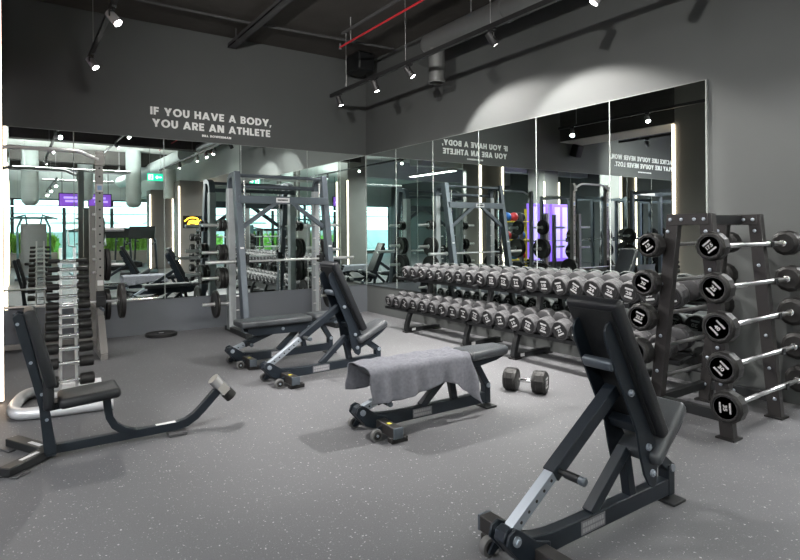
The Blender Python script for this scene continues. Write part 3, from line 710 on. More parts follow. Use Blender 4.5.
# ------------------------------------------------------------------ dumbbells
def mark_mesh(txt, w, r):
    """number between two short bars, facing -X"""
    mb = MB(); rt = (0, -1, 0); up = (0, 0, 1)
    put_text(mb, txt, .05, (0, 0, 0), rt, up, bold=.0015, ext=.0008, fit=(w * (.62 if len(txt) > 1 else .3), r * .42))
    mb.box(-.0008, .0008, -w * .42, w * .42, r * .36, r * .56); mb.box(-.0008, .0008, -w * .42, w * .42, -r * .56, -r * .36)
    return mb.mesh('number_marking', 'white_mark', 0)
DB = {}
def dumbbell(label, weight, scale, M4, group):
    """origin at the middle of the grip; axis along X"""
    if not DB:
        DB['handle'] = MB().lathe([(.013, -.075), (.016, -.05), (.0175, 0), (.016, .05), (.013, .075)], (0, 0, 0), (1, 0, 0), 14).mesh('handle', 'chrome')
        pr = [(.03, -.062), (.07, -.06), (.088, -.066), (.093, -.078), (.093, -.095), (.091, -.097), (.091, -.101), (.093, -.103), (.093, -.138), (.091, -.140), (.091, -.144), (.093, -.146), (.092, -.160), (.084, -.170), (.070, -.171)]
        DB['head'] = MB().lathe(pr, (0, 0, 0), (1, 0, 0), 12, .26).mesh('head', 'rubber_pale_lit', 28)
        DB['face'] = MB().lathe([(.082, -.1700), (.078, -.1740), (.066, -.1750), (.063, -.1728), (.0001, -.1728)], (0, 0, 0), (1, 0, 0), 12, .26).mesh('face', 'rubber_shaded', 28)
    if weight not in DB: DB[weight] = mark_mesh(weight, .085, .075)
    t = thing('dumbbell', label, 'dumbbell', (0, 0, 0), 0, group)
    t.matrix_world = M4 @ Matrix.Scale(scale, 4)
    def link(n, me, p, rz=0., loc=None):
        if n == 'head' and group == 'loose dumbbells':
            me = me.copy(); me.materials[0] = M['rubber']
        o = bpy.data.objects.new(n, me); C.objects.link(o); o.parent = p
        if rz: o.rotation_euler = (0, 0, rz)
        if loc: o.location = loc
        return o
    link('handle', DB['handle'], t)
    for k in (0, 1):
        h = link('head', DB['head'], t, PI * k)
        link('face', DB['face'], h); link('number_marking', DB[weight], h, 0, (-.1734, 0, 0))
    return t

def rack_frame(label, y0, y1, legs):
    t = thing('dumbbell_rack', label, 'rack', (4.72, (y0 + y1) / 2, 0), 0, 'two tier dumbbell racks')
    yc = (y0 + y1) / 2; h = (y1 - y0) / 2
    X = lambda x: x - 4.72
    for ly in legs:
        y = ly - yc
        l = MB().rtube([(X(4.465), y, .03), (X(4.475), y, .10), (X(4.50), y, .18), (X(4.525), y, .25), (X(4.58), y, .30), (X(4.70), y, .335), (X(4.80), y, .40), (X(4.87), y, .50), (X(4.90), y, .62), (X(4.90), y, .71)], .055, .06, up=(0, 1, 0))
        l = l.obj('leg', 'frame_black', t, bevel=.004)
        MB().box(X(4.45), X(5.03), y - .03, y + .03, .012, .062).obj('base_beam', 'frame_black', l, bevel=.003)
        MB().box(X(4.43), X(4.54), y - .045, y + .045, 0, .014).obj('foot_plate', 'rubber', l); MB().box(X(4.93), X(5.05), y - .045, y + .045, 0, .014).obj('foot_plate', 'rubber', l)
        MB().box(X(4.54), X(4.60), y - .0315, y - .0302, .02, .055).obj('sticker', 'label_light', l)
        MB().bar((X(4.60), y, .755 - .055), (X(5.0), y, .80), .05, .05).obj('upper_bracket', 'frame_black', l, bevel=.003)
        MB().bar((X(4.44), y, .305), (X(4.80), y, .375), .05, .04).obj('lower_bracket', 'frame_black', l, bevel=.003)
    for nmz, cx, zb in (('lower_tier', 4.61, .335), ('upper_tier', 4.82, .742)):
        R = Matrix.Rotation(-RAD(9), 3, 'Y'); mb = MB()
        for dx in (-.105, .105):
            mb.obox(Vector((X(cx), 0, zb)) + R @ Vector((dx, 0, -.012)), (.05, 2 * h, .018), R)
        mb.obox(Vector((X(cx), 0, zb)) + R @ Vector((-.131, 0, -.022)), (.006, 2 * h, .04), R)
        mb.obox(Vector((X(cx), 0, zb)) + R @ Vector((.131, 0, -.022)), (.006, 2 * h, .04), R)
        for k in (-1, 0, 1): mb.obox(Vector((X(cx), k * (h - .02), zb)) + R @ Vector((0, 0, -.03)), (.27, .035, .02), R)
        mb.obj(nmz, 'frame_black', t)
    return t
rack_frame('two tier dumbbell rack nearer the back wall', 4.64, 6.86, (6.30, 5.08))
rack_frame('two tier dumbbell rack nearer the barbell rack', 2.46, 4.61, (4.29, 3.02))
WTS = ['1', '2', '3', '4', '5', '6', '7', '8', '9', '10', '12', '14', '16', '18', '20', '22', '24', '26', '28', '30', '32', '34']
rr = random.Random(11)
for tier, cx, zb, ys, gname in (('lower', 4.61, .335, 6.72, 'lower'), ('upper', 4.82, .742, 6.60, 'upper')):
    for i in range(21):
        y = ys - i * .2065 if tier == 'lower' else ys - i * .2
        sc = .90 + .26 * i / 20
        R = Matrix.Rotation(-RAD(9), 4, 'Y')
        q = Matrix.Translation((cx, y, zb)) @ R @ Matrix.Translation((0, 0, .093 * sc + .001)) @ Matrix.Rotation(rr.uniform(-.5, .5), 4, 'X')
        far = y > 4.625
        n_far = 11 if tier == 'lower' else 10
        if far: lab = f'black dumbbell, {ORD[i]} from the corner end, {tier} tier of the far dumbbell rack'
        else: lab = f'black dumbbell, {ORD[i - n_far]} from the left end, {tier} tier of the near dumbbell rack'
        dumbbell(lab, WTS[i] if tier == 'upper' else WTS[i], sc, q, f'dumbbells on the {tier} tier')
# the loose one on the floor
a = Vector((3.565, 3.475, 0)); b = Vector((3.735, 3.305, 0)); d = (b - a).normalized()
ang = math.atan2(d.y, d.x)
dumbbell('large black dumbbell lying alone on the floor beside the towel bench', '30', 1.06, Matrix.Translation((3.645, 3.365, .0965)) @ Matrix.Rotation(RAD(-62) + PI, 4, 'Z') @ Matrix.Rotation(.01, 4, 'X'), 'loose dumbbells')

# ------------------------------------------------------------------ fixed barbell rack
BX0, BX1 = 3.915, 4.64
def barbell_rack():
    t = thing('barbell_rack', 'dark A-frame rack holding fixed barbells against the right wall', 'rack', (4.25, 2.06, 0))
    W = lambda x, y, z: (x - 4.25, y - 2.06, z)
    for x, nm in ((BX0, 'near'), (BX1, 'far')):
        e = MB()
        fo = lambda y, z, s: W(x + s, y, z)
        # front and back posts of flat section
        for (ya, yb) in ((1.950, 1.818), (2.175, 2.335)):
            e.prism([(ya - .044, 1.505), (ya + .044, 1.505), (yb + .044, .0), (yb - .044, .0)], fo, -.03, .03)
        o = e.obj('end_frame', 'frame_bronze', t, bevel=.003)
        c = MB(); c.prism([(1.92, 1.425), (2.21, 1.425), (2.20, 1.505), (1.93, 1.505)], fo, -.034, .034); c.obj('top_bar', 'frame_bronze', o, bevel=.003)
        c = MB(); c.prism([(1.80, .105), (2.33, .105), (2.325, .175), (1.81, .175)], fo, -.026, .026); c.obj('cross_bar', 'frame_black', o, bevel=.003)
        for y, z in ((1.955, 1.465), (2.02, 1.465), (2.11, 1.465), (2.19, 1.465), (1.942, 1.38), (2.21, 1.38), (1.915, 1.12), (2.26, 1.0), (1.87, .6), (2.27, .62), (1.85, .36), (2.3, .36), (1.815, .14), (2.1, .14), (2.32, .14)):
            c = MB().lathe([(.013, 0), (.012, .006), (.005, .009)], W(x - .034, y, z), (-1, 0, 0), 10); c.obj('bolt', 'zinc', o)
        for yb in (1.818, 2.335): MB().box(*[v for v in (W(x, 0, 0)[0] - .06, W(x, 0, 0)[0] + .06, yb - 2.06 - .06, yb - 2.06 + .06, 0, .012)]).obj('foot_plate', 'rubber', o)
    for y, z0, z1 in ((2.06, 1.43, 1.50), (2.345, .10, .16)):
        MB().box(BX0 - 4.25, BX1 - 4.25, y - 2.06 - .025, y - 2.06 + .025, z0, z1).obj('long_beam', 'frame_black', t, bevel=.003)
    # saddles
    for x in (BX0, BX1):
        for side in (0, 1):
            for z in LEV:
                yp = (1.818 + (1.950 - 1.818) * z / 1.505) if side == 0 else (2.335 - (2.335 - 2.175) * z / 1.505)
                sg = -1 if side == 0 else 1
                s_ = MB()
                yc = yp + sg * (.075 if side == 0 else .062 + .065 - .045 * z / 1.505)
                s_.box(W(x, 0, 0)[0] - .02, W(x, 0, 0)[0] + .02, min(yp + sg * .03, yc + sg * .022) - 2.06, max(yp + sg * .03, yc + sg * .022) - 2.06, z - .026, z - .017)
                s_.box(W(x, 0, 0)[0] - .02, W(x, 0, 0)[0] + .02, min(yc + sg * .018, yc + sg * .026) - 2.06, max(yc + sg * .018, yc + sg * .026) - 2.06, z - .026, z + .018)
                s_.obj('saddle', 'frame_black', t)
    return t
LEV = [1.282, 1.008, .755, .497, .246]
barbell_rack()
BB = {}
def barbell(label, weight, y, z, hs, roll, group):
    if not BB:
        BB['shaft'] = MB().lathe([(.0145, -0.5300), (.0145, -.39), (.0170, -.385), (.0170, -.16), (.0145, -.155), (.0145, .155), (.0170, .16), (.0170, .385), (.0145, .39), (.0145, .53)], (0, 0, 0), (1, 0, 0), 16).mesh('shaft', 'steel')
        BB['sleeve'] = MB().lathe([(.024, -0.5120), (.026, -0.5080), (.026, -0.4900), (.018, -0.4840), (.018, -0.4700)], (0, 0, 0), (1, 0, 0), 14).mesh('collar', 'chrome')
        pr = [(.02, -0.5120), (.088, -0.5130), (.116, -0.5300), (.122, -0.5420), (.122, -0.6080), (.110, -0.6270), (.098, -0.6300), (.093, -0.6290), (.090, -0.6210), (.0001, -0.6210)]
        BB['head'] = MB().lathe(pr, (0, 0, 0), (1, 0, 0), 12, .2).mesh('head', 'rubber', 26)
        BB['ring'] = MB().lathe([(.087, -0.6215), (.087, -0.6235), (.083, -0.6235), (.083, -0.6215)], (0, 0, 0), (1, 0, 0), 32).mesh('face_ring', 'rubber_pale_lit')
    if weight not in BB:
        mb = MB(); rt = (0, -1, 0); up = (0, 0, 1)
        put_text(mb, weight, .05, (-0.6222, 0, 0), rt, up, bold=.0012, ext=.0008, fit=(.046 if len(weight) < 4 else .062, .030))
        unreadable(mb, Vector((-0.6222, .040, .026)), rt, up, .080, .020, 1, 4)
        unreadable(mb, Vector((-0.6222, .040, -.046)), rt, up, .080, .020, 1, 8)
        BB[weight] = mb.mesh('number_marking', 'white_mark', 0)
    t = thing('barbell', label, 'barbell', (4.375, y, z), 0, group)
    t.rotation_euler = (roll, 0, 0)
    def link(n, me, p, sc=1., rz=0.):
        o = bpy.data.objects.new(n, me); C.objects.link(o); o.parent = p
        o.scale = (1, sc, sc); o.rotation_euler = (0, 0, rz); return o
    link('shaft', BB['shaft'], t)
    for k in (0, 1):
        link('collar', BB['sleeve'], t, 1, PI * k)
        h = link('head', BB['head'], t, hs, PI * k)
        link('face_ring', BB['ring'], h); link('number_marking', BB[weight], h)
names = ['topmost', 'second from top', 'middle', 'second from bottom', 'lowest']
for i, (z, w, hs, ro) in enumerate(zip(LEV, ['17.5', '25', '40', '30', '35'], [.80, .85, .88, .86, .86], [-.72, .75, .75, .72, 1.5])):
    yp = 1.818 + .132 * z / 1.505
    barbell(f'fixed barbell marked {w}, {names[i]} on the front face of the barbell rack', w, yp - .075, z, hs, ro, 'fixed barbells facing the room')
for i, (z, w, hs, ro) in enumerate(zip(LEV, ['15', '20', '22.5', '27.5', '32.5'], [.74, .80, .84, .86, .88], [-.6, .4, .35, -.5, .2])):
    yp = 2.40 - .205 * z / 1.505
    barbell(f'round headed barbell, {names[i]} on the rear face of the barbell rack', w, yp + .062, z, hs, ro, 'fixed barbells on the rear face')

# ------------------------------------------------------------------ small dumbbell tower (left)
t = thing('dumbbell_tower', 'silver vertical ladder stand for small dumbbells on a curved tube base', 'rack', (.385, 5.50, 0))
bs = [(.295, -.50, .04)] + [(.295 + .0 * 0, -.46, .04)] 
pts = [(.27, -.52, .045), (-.30, -.45, .045), (-.385, -.36, .045), (-.39, -.18, .045), (-.32, .16, .045), (-.24, .235, .045), (-.1, .25, .045), (.27, .235, .045)]
def smooth(p, n=3):
    p = [Vector(q) for q in p]
    for _ in range(n):
        o = [p[0]]
        for i in range(len(p) - 1): o += [p[i] * .75 + p[i + 1] * .25, p[i] * .25 + p[i + 1] * .75]
        p = o + [p[-1]]
    return p
MB().tube(smooth(pts, 2), .045, 14).obj('base', 'tower_silver', t)
MB().box(-.06, .06, -.48, .22, .03, .07).box(-.16, .1, -.03, .03, .03, .07).obj('base_cross', 'tower_silver', t, bevel=.004)
for sx in (-1, 1):
    MB().rtube([(sx * .060, -.02, .05), (sx * .058, -.0, .3), (sx * .052, .03, 1.28)], .022, .03).obj('upright', 'steel', t, bevel=.003)
TZ = [.17, .318, .44, .545, .63, .71, .795, .875, .955, 1.03, 1.10, 1.17]
for i, z in enumerate(TZ):
    yy = -.02 + .05 * z / 1.28
    MB().box(-.06, .06, yy - .012, yy + .012, z - .028, z - .012).box(-.075, -.06, yy - .06, yy + .01, z - .03, z - .012).box(.06, .075, yy - .06, yy + .01, z - .03, z - .012).obj('saddle', 'steel', t)
DT = {}
for i, z in enumerate(TZ):
    k = 1.0 - .62 * i / 11
    if 'h' not in DT:
        DT['h'] = MB().lathe([(.012, -.11), (.012, -.06), (.014, 0), (.012, .06), (.012, .11)], (0, 0, 0), (1, 0, 0), 12).mesh('handle', 'chrome')
        DT['w'] = MB().lathe([(.02, .075), (.044, .077), (.050, .085), (.050, .178), (.044, .186), (.0001, .187)], (0, 0, 0), (1, 0, 0), 18).mesh('head', 'rubber')
        DT['c'] = MB().lathe([(.022, .066), (.026, .068), (.026, .076)], (0, 0, 0), (1, 0, 0), 14).mesh('collar', 'chrome')
    yy = -.02 + .05 * z / 1.28
    lab = f'small chrome handled dumbbell on the silver tower, {ORD[i]} from the floor'
    q = thing('dumbbell', lab, 'dumbbell', (.385, 5.50 + yy - .045, z + .001), 0, 'small dumbbells on the tower')
    for n, me in (('handle', DT['h']),):
        o = bpy.data.objects.new(n, me); C.objects.link(o); o.parent = q
    for sgn in (0, 1):
        o = bpy.data.objects.new('head', DT['w']); C.objects.link(o); o.parent = q; o.rotation_euler = (0, 0, PI * sgn); o.scale = (.62 + .38 * k, k, k)
        o2 = bpy.data.objects.new('collar', DT['c']); C.objects.link(o2); o2.parent = o

# ------------------------------------------------------------------ weight plates
PL = {}
def plate(label, c, axis, r=.2, th=.03, group='weight plates', m='rubber'):
    """bumper/iron plate, centre c, along axis"""
    key = (r, th, m)
    if key not in PL:
        pr = [(.026, -th * .5), (.05, -th * .5), (.055, -th * .36), (r * .78, -th * .36), (r * .84, -th * .5), (r * .97, -th * .5), (r, -th * .4), (r, th * .4), (r * .97, th * .5), (r * .84, th * .5), (r * .78, th * .36), (.055, th * .36), (.05, th * .5), (.026, th * .5), (.026, -th * .5)]
        PL[key] = MB().lathe(pr, (0, 0, 0), (0, 0, 1), 32)
        mb = PL[key]
        # drop end caps (ring profile closes on itself)
        mb.f = [f for f in mb.f if len(f) < 10]
        PL[key] = mb.mesh('disc', m)
        PL[key, 'i'] = MB().lathe([(.026, -th * .52), (.036, -th * .52), (.036, th * .52), (.026, th * .52)], (0, 0, 0), (0, 0, 1), 20).mesh('hub_ring', 'steel')
    t = thing('weight_plate', label, 'weight plate', c, 0, group)
    t.rotation_euler = Vector(axis).to_track_quat('Z', 'Y').to_euler()
    o = bpy.data.objects.new('disc', PL[key]); C.objects.link(o); o.parent = t
    o = bpy.data.objects.new('hub_ring', PL[key, 'i']); C.objects.link(o); o.parent = t
    return t
plate('black weight plate lying flat on the floor by the back wall', (1.66, 8.12, .0205), (0, 0, 1), .205, .04, 'loose weight plates')

def olympic_bar(label, c, L=2.1, axis='x'):
    t = thing('loaded_bar', label, 'barbell', c, 0 if axis == 'x' else PI / 2, 'long bars')
    MB().cyl((-L * .31, 0, 0), (L * .31, 0, 0), .014, 14).obj('shaft', 'steel', t)
    for s in (-1, 1):
        MB().lathe([(.03, L * .31), (.036, L * .312), (.036, L * .325), (.025, L * .327), (.025, L * .5), (.022, L * .503)], (0, 0, 0), (s, 0, 0), 16).obj('sleeve', 'chrome', t)
    return t

# ------------------------------------------------------------------ silver half rack (left, by the mirror)
def half_rack():
    t = thing('half_rack', 'silver grey half rack with pull-up bar beside the left mirror', 'rack', (.28, 7.30, 0))
    for sx in (-1, 1):
        x = sx * .55
        u = MB().box(x - .038, x + .038, -.04, .04, .03, 2.34).obj('upright', 'frame_bronze' if sx > 5 else 'rack_steel', t, bevel=.004)
        hs = MB(); z = .25
        while z < 2.2: hs.cyl((x, -.0402, z), (x, -.0412, z), .011, 10); z += .095
        hs.obj('pin_holes', 'rubber_shaded', u)
        MB().box(x - .036, x + .036, .66, .73, .03, 1.75).obj('rear_upright', 'rack_steel', t, bevel=.004)
        MB().box(x - .036, x + .036, -.36, .78, .0, .06).obj('base_rail', 'rack_steel', t, bevel=.004)
        MB().rtube([(x, -.04, .44), (x, -.33, .05)], .072, .07).obj('gusset', 'rack_steel', t, bevel=.004)
        MB().box(x - .03, x + .03, .04, .66, .5, .55).obj('side_brace', 'rack_steel', t, bevel=.003)
        MB().box(x - .05, x + .05, -.11, -.04, .57, .60).box(x - .05, x + .05, -.115, -.10, .57, .68).box(x - .045, x + .045, -.05, -.038, .55, .74).obj('hook', 'frame_black', t, bevel=.003)
        for zz in (.5, 1.0, 1.45): MB().cyl((x + sx * .03, .695, zz), (x + sx * .36, .695, zz), .024, 12).obj('storage_peg', 'steel', t)
        MB().cyl((x, -.04, .545), (x, -.30, .545), .016, 12).obj('band_peg', 'frame_grey', t)
        MB().box(x - .034, x + .034, -.0425, -.0405, 1.88, 1.97).obj('name_plate', 'label_light', u)
        MB().box(x - .022, x + .022, -.0435, -.0425, 1.90, 1.95).obj('emblem', 'label_blue', u)
        MB().box(x - .03, x + .03, -.0425, -.0405, .80, .86).obj('depth_label', 'label_light', u)
        for zz in (.95, 1.1, 1.25, 1.45, 1.62):
            MB().lathe([(.008, 0), (.016, .012), (.010, .02), (.016, .03), (.001, .038)], (x - .038, 0, zz), (-1, 0, 0), 10).obj('pin_knob', 'steel', t)
    MB().tube(smooth([(.54, -.06, 2.25), (.47, -.06, 2.27), (.36, -.06, 2.325), (.24, -.06, 2.33), (-.24, -.06, 2.33), (-.36, -.06, 2.325), (-.47, -.06, 2.27), (-.54, -.06, 2.25)], 2), .022, 12).obj('pull_up_bar', 'tower_silver', t)
    MB().box(-.55, .55, .665, .725, .04, .10).obj('rear_beam', 'rack_steel', t, bevel=.003)
    for sx in (-1, 1): MB().box(sx * .55 - .05, sx * .55 + .05, -.075, -.038, 2.18, 2.30).obj('bar_bracket', 'rack_steel', t, bevel=.003)
half_rack()
olympic_bar('long steel bar racked low on the silver half rack', (.28, 7.225, .618), 2.32)
plate('black plate on the right sleeve of the bar on the silver half rack', (1.045, 7.225, .618), (1, 0, 0), .205, .05, 'plates on the half rack')
for k, (zz, r, n) in enumerate(((.5, .2, 2), (1.0, .205, 2), (1.45, .16, 1))):
    for j in range(n):
        plate(f'black plate on the {["low", "middle", "high"][k]} rear peg of the silver half rack, {["inner", "outer"][j]} one', (.93 + j * .06, 7.995, zz), (1, 0, 0), r, .05, 'plates on the half rack')

# ------------------------------------------------------------------ smith machine
def smith():
    t = thing('smith_machine', 'tall blue grey smith machine standing against the back mirror', 'machine', (3.215, 7.7, 0))
    for sx in (-1, 1):
        x = sx * .665
        MB().rtube([(x, -.41, .02), (x, -.05, 2.235)], .085, .12, up=(0, 1, 0)).obj('front_leg', 'frame_grey', t, bevel=.006)
        MB().box(x - .05, x + .05, .13, .25, .03, 2.02).obj('rear_column', 'machine_grey', t, bevel=.006)  # paler than the legs: light on these columns put into the colour
        MB().rtube(smooth([(x, .19, 2.0), (x, .18, 2.14), (x, .10, 2.20), (x, -.05, 2.20)], 2), .07, .09, up=(1, 0, 0)).obj('top_arc', 'frame_grey', t, bevel=.004)
        MB().box(x - .045, x + .045, -.52, .36, 0, .07).obj('base_rail', 'frame_black', t, bevel=.004)
        MB().cyl((x - sx * .09, -.12, .07), (x - sx * .09, -.12, 2.12), .014, 12).obj('guide_rod', 'chrome', t)
        MB().cyl((x - sx * .09, -.12, .08), (x - sx * .09, -.12, .16), .03, 14).obj('guide_buffer', 'rubber', t)
        for z in (.40, .76, 1.12, 1.5):
            MB().cyl((x + sx * .05, .19, z), (x + sx * .40, .19, z), .024, 12).cyl((x + sx * .05, .19, z), (x + sx * .06, .19, z), .04, 14).obj('storage_horn', 'steel', t)
        MB().bar((sx * .10, -.16, 1.83), (sx * .62, -.16, 1.47), .05, .06).obj('brace', 'frame_grey', t, bevel=.004)
        lb = MB().box(x - .02, x + .02, -.20, -.18, 1.2, 1.27)
        lb = MB().box(x - .025, x + .025, -.283, -.28, 1.12, 1.20); lb.obj('label', 'label_light', t)
        for z in (.3, .5, .7, .9, 1.1, 1.3, 1.5):
            MB().cyl((x - sx * .045, .11, z), (x - sx * .085, .11, z), .009, 8).obj('catch_peg', 'steel', t)
    MB().tube([(-.665, -.07, 2.19), (.665, -.07, 2.19)], .024, 12).obj('top_bar', 'frame_grey', t)
    MB().tube([(-.665, .19, 2.06), (.665, .19, 2.06)], .03, 12).obj('rear_bar', 'frame_grey', t)
    bm_ = MB().box(-.665, .665, -.20, -.12, 1.80, 1.905).obj('main_beam', 'frame_grey', t, bevel=.004)
    MB().box(-.14, .06, -.2022, -.2005, 1.82, 1.885).obj('name_plate', 'label_light', bm_)
    mk = MB(); unreadable(mk, (-.12, -.2023, 1.835), (1, 0, 0), (0, 0, 1), .16, .036, 1, 5); mk.obj('lettering', 'frame_black', bm_, ang=0)
    MB().box(-.665, .665, .16, .22, .03, .09).obj('rear_beam', 'frame_grey', t, bevel=.004)
    b = MB().cyl((-.66, -.17, 1.0), (.66, -.17, 1.0), .015, 14).obj('bar', 'steel', t)
    for sx in (-1, 1):
        MB().lathe([(.034, .72), (.034, .74), (.025, .745), (.025, 1.12)], (0, -.17, 1.0), (sx, 0, 0), 14).obj('bar_sleeve', 'steel', b)
        MB().box(sx * .575 - .04, sx * .575 + .04, -.19, -.09, .95, 1.05).obj('carriage', 'frame_black', b, bevel=.004)
        MB().box(sx * .56 - .015, sx * .56 + .015, -.22, -.17, 1.0, 1.09).obj('lock_hook', 'frame_black', b)
smith()
for sx, nmz in ((-1, 'left'), (1, 'right')):
    for k, (z, r, n, th) in enumerate(((.40, .19, 1, .035), (.76, .15 + .04 * (sx > 0), 2, .05), (1.12, .115 + .05 * (sx > 0), 2, .045), (1.5, .085, 2, .04))):
        for j in range(n):
            x = 3.215 + sx * (.665 + .10 + j * .062 + (.12 if k == 0 else 0))
            plate(f'black plate on the {ORD[k]} horn up the {nmz} side of the smith machine, {["inner", "outer"][j] if n > 1 else "single"} one', (x, 7.89, z), (1, 0, 0), r, th, f'plates stored on the smith machine')
# ------------------------------------------------------------------ the rest of the gym, seen in the mirrors
def power_rack(label, x, y, rot=0.):
    t = thing('power_rack', label, 'rack', (x, y, 0), rot, 'power racks past the column')
    for sx in (-1, 1):
        for yy in (-.55, .55):
            MB().box(sx * .58 - .038, sx * .58 + .038, yy - .038, yy + .038, 0, 2.3).obj('upright', 'frame_grey', t, bevel=.004)
        MB().box(sx * .58 - .036, sx * .58 + .036, -.75, .6, 0, .06).box(sx * .58 - .03, sx * .58 + .03, -.5, .5, 2.2, 2.27).obj('side_rail', 'frame_grey', t)
        MB().box(sx * .58 - .05, sx * .58 + .05, -.65, -.59, 1.05, 1.08).box(sx * .58 - .05, sx * .58 + .05, -.65, -.635, 1.05, 1.16).obj('hook', 'frame_black', t)
        for z in (.45, .85, 1.25): MB().cyl((sx * .62, .55, z), (sx * .92, .55, z), .024, 10).obj('storage_peg', 'steel', t)
    MB().tube([(-.58, -.55, 2.25), (-.3, -.55, 2.32), (.3, -.55, 2.32), (.58, -.55, 2.25)], .018, 10).obj('pull_up_bar', 'frame_silver', t)
    MB().box(-.58, .58, .52, .58, 2.18, 2.26).box(-.58, .58, .52, .58, .1, .16).obj('rear_beam', 'frame_grey', t)
    MB().box(-.3, .3, .517, .52, 2.19, 2.25).obj('name_plate', 'label_light', t)
    for sx in (-1, 1):
        for k, z in enumerate((.45, .85, 1.25)):
            plate(f'plate on the {["low","middle","high"][k]} {["left","","right"][sx + 1]} peg of the {label[:60].split(" power")[0]} rack', (x + sx * .70, y + .55, z), (1, 0, 0), (.21, .205, .17)[k], .06, 'plates past the column')
    olympic_bar('bar racked on the ' + label.split(' with')[0], (x, y - .615, 1.10), 2.1)
power_rack('nearest grey power rack with stored plates past the lit column', -2.2, 7.0)
power_rack('middle grey power rack with stored plates past the lit column', -4.4, 7.0)
power_rack('farthest grey power rack with stored plates past the lit column', -6.9, 7.0)
for i, px in enumerate((-3.9, -5.0, -6.3)):
    if i == 2: py = 3.4
    else: py = 4.3
    t = thing('light_panel', f'{["nearest","middle","farthest"][i]} purple glowing wall panel seen in the right mirror', 'light panel', (px, py, .35), 0, 'purple light panels')
    MB().box(-.45, .45, -.06, .06, 0, 1.9).obj('panel', 'panel_purple', t)
    MB().box(-.30, -.05, .061, .066, .1, 1.8).box(.08, .34, .061, .066, .1, 1.8).obj('bright_strip', 'panel_lilac', t)
    MB().box(-.5, .5, -.2, .2, -.35, 0).obj('plinth', 'frame_black', t)
# ball rack
t = thing('ball_rack', 'yellow rack for exercise balls seen in the right mirror', 'rack', (-2.35, 4.75, 0))
for sx in (-.5, .5):
    MB().box(sx - .03, sx + .03, -.25, .25, 0, .05).box(sx - .03, sx + .03, -.03, .03, .05, 2.05).obj('side_frame', 'rack_yellow', t)
for z in (.5, 1.1, 1.65): MB().cyl((-.5, .12, z), (.5, .12, z), .02, 8).cyl((-.5, -.12, z), (.5, -.12, z), .02, 8).obj('shelf_rail', 'rack_yellow', t)
for k, z in enumerate((.5, 1.1, 1.65)):
    for j, dx in enumerate((-.28, .02, .32)):
        cm = ['ball_red', 'ball_blue', 'rubber'][(j + k) % 3]
        tag(MB().sphere((-2.35 + dx, 4.75, z + .145), .14, 12).obj('exercise_ball', cm), f'{["red","blue","black"][(j + k) % 3]} exercise ball, {["left","middle","right"][j]} of the {["bottom","middle","top"][k]} shelf of the yellow rack', 'ball', 'exercise balls')
# cable machine
t = thing('cable_machine', 'grey cable tower machine reflected at the left of the back mirror', 'machine', (.55, -4.2, 0))
MB().box(-.34, .34, -.2, .2, .1, 1.72).obj('shroud', 'machine_grey', t, bevel=.01)
MB().box(-.5, .5, -.45, .7, 0, .07).obj('base', 'frame_grey', t, bevel=.006)
for sx in (-1, 1):
    MB().rtube([(sx * .42, .35, .07), (sx * .42, .3, 1.6), (sx * .30, .15, 1.9)], .06, .06).obj('upright', 'machine_teal', t)
    MB().tube([(sx * .18, .2, 1.72), (sx * .22, .35, 1.98), (sx * .62, .45, 1.86)], .028, 10).obj('handle', 'machine_teal', t)
MB().box(-.25, .25, .25, .6, .45, .53).obj('seat', 'pad_vinyl', t, bevel=.015)
MB().box(-.5, .5, .14, .2, 1.86, 1.93).obj('top_beam', 'machine_teal', t)
t = thing('chest_press_machine', 'teal framed press machine behind the silver rack in the back mirror', 'machine', (2.1, -5.2, 0))
MB().box(-.5, .5, -.6, .6, 0, .08).box(-.08, .08, -.5, -.35, .08, 1.7).obj('frame', 'machine_teal', t, bevel=.006)
MB().box(-.22, .22, -.1, .3, .42, .5).obj('seat', 'pad_vinyl', t, bevel=.015)
MB().box(-.2, .2, -.3, -.2, .5, 1.3).obj('backrest', 'pad_vinyl', t, bevel=.015)
for sx in (-1, 1): MB().tube([(sx * .1, -.42, 1.6), (sx * .55, -.2, 1.5), (sx * .55, .3, 1.0), (sx * .35, .45, .95)], .03, 10).obj('press_arm', 'machine_grey', t)
MB().box(-.6, .6, -.5, -.44, 1.45, 1.55).obj('cross_beam', 'machine_teal', t)
# treadmill / stair machine
def treadmill(label, x, y, rot):
    t = thing('treadmill', label, 'machine', (x, y, 0), rot, 'treadmills')
    MB().rbox((0, 0, .12), (.8, 1.9, .2), .04).obj('deck', 'frame_black', t)
    MB().box(-.25, .25, -.9, .8, .221, .226).obj('belt', 'rubber', t)
    for sx in (-1, 1):
        MB().rtube([(sx * .38, .75, .2), (sx * .38, .45, 1.15), (sx * .34, .3, 1.3)], .06, .09).obj('upright', 'frame_grey', t)
        MB().tube([(sx * .38, .5, 1.1), (sx * .38, -.1, 1.05)], .025, 10).obj('handrail', 'frame_black', t)
    MB().obox((0, .35, 1.42), (.78, .06, .42), Matrix.Rotation(RAD(-25), 3, 'X')).obj('console', 'frame_black', t)
treadmill('treadmill with tall console beside the right column in the back mirror', 3.35, -2.7, RAD(200))
treadmill('treadmill farther back, towards the windows in the back mirror', 3.3, -7.4, RAD(180))
treadmill('treadmill farthest back, near the plants in the back mirror', 4.0, -9.2, RAD(180))
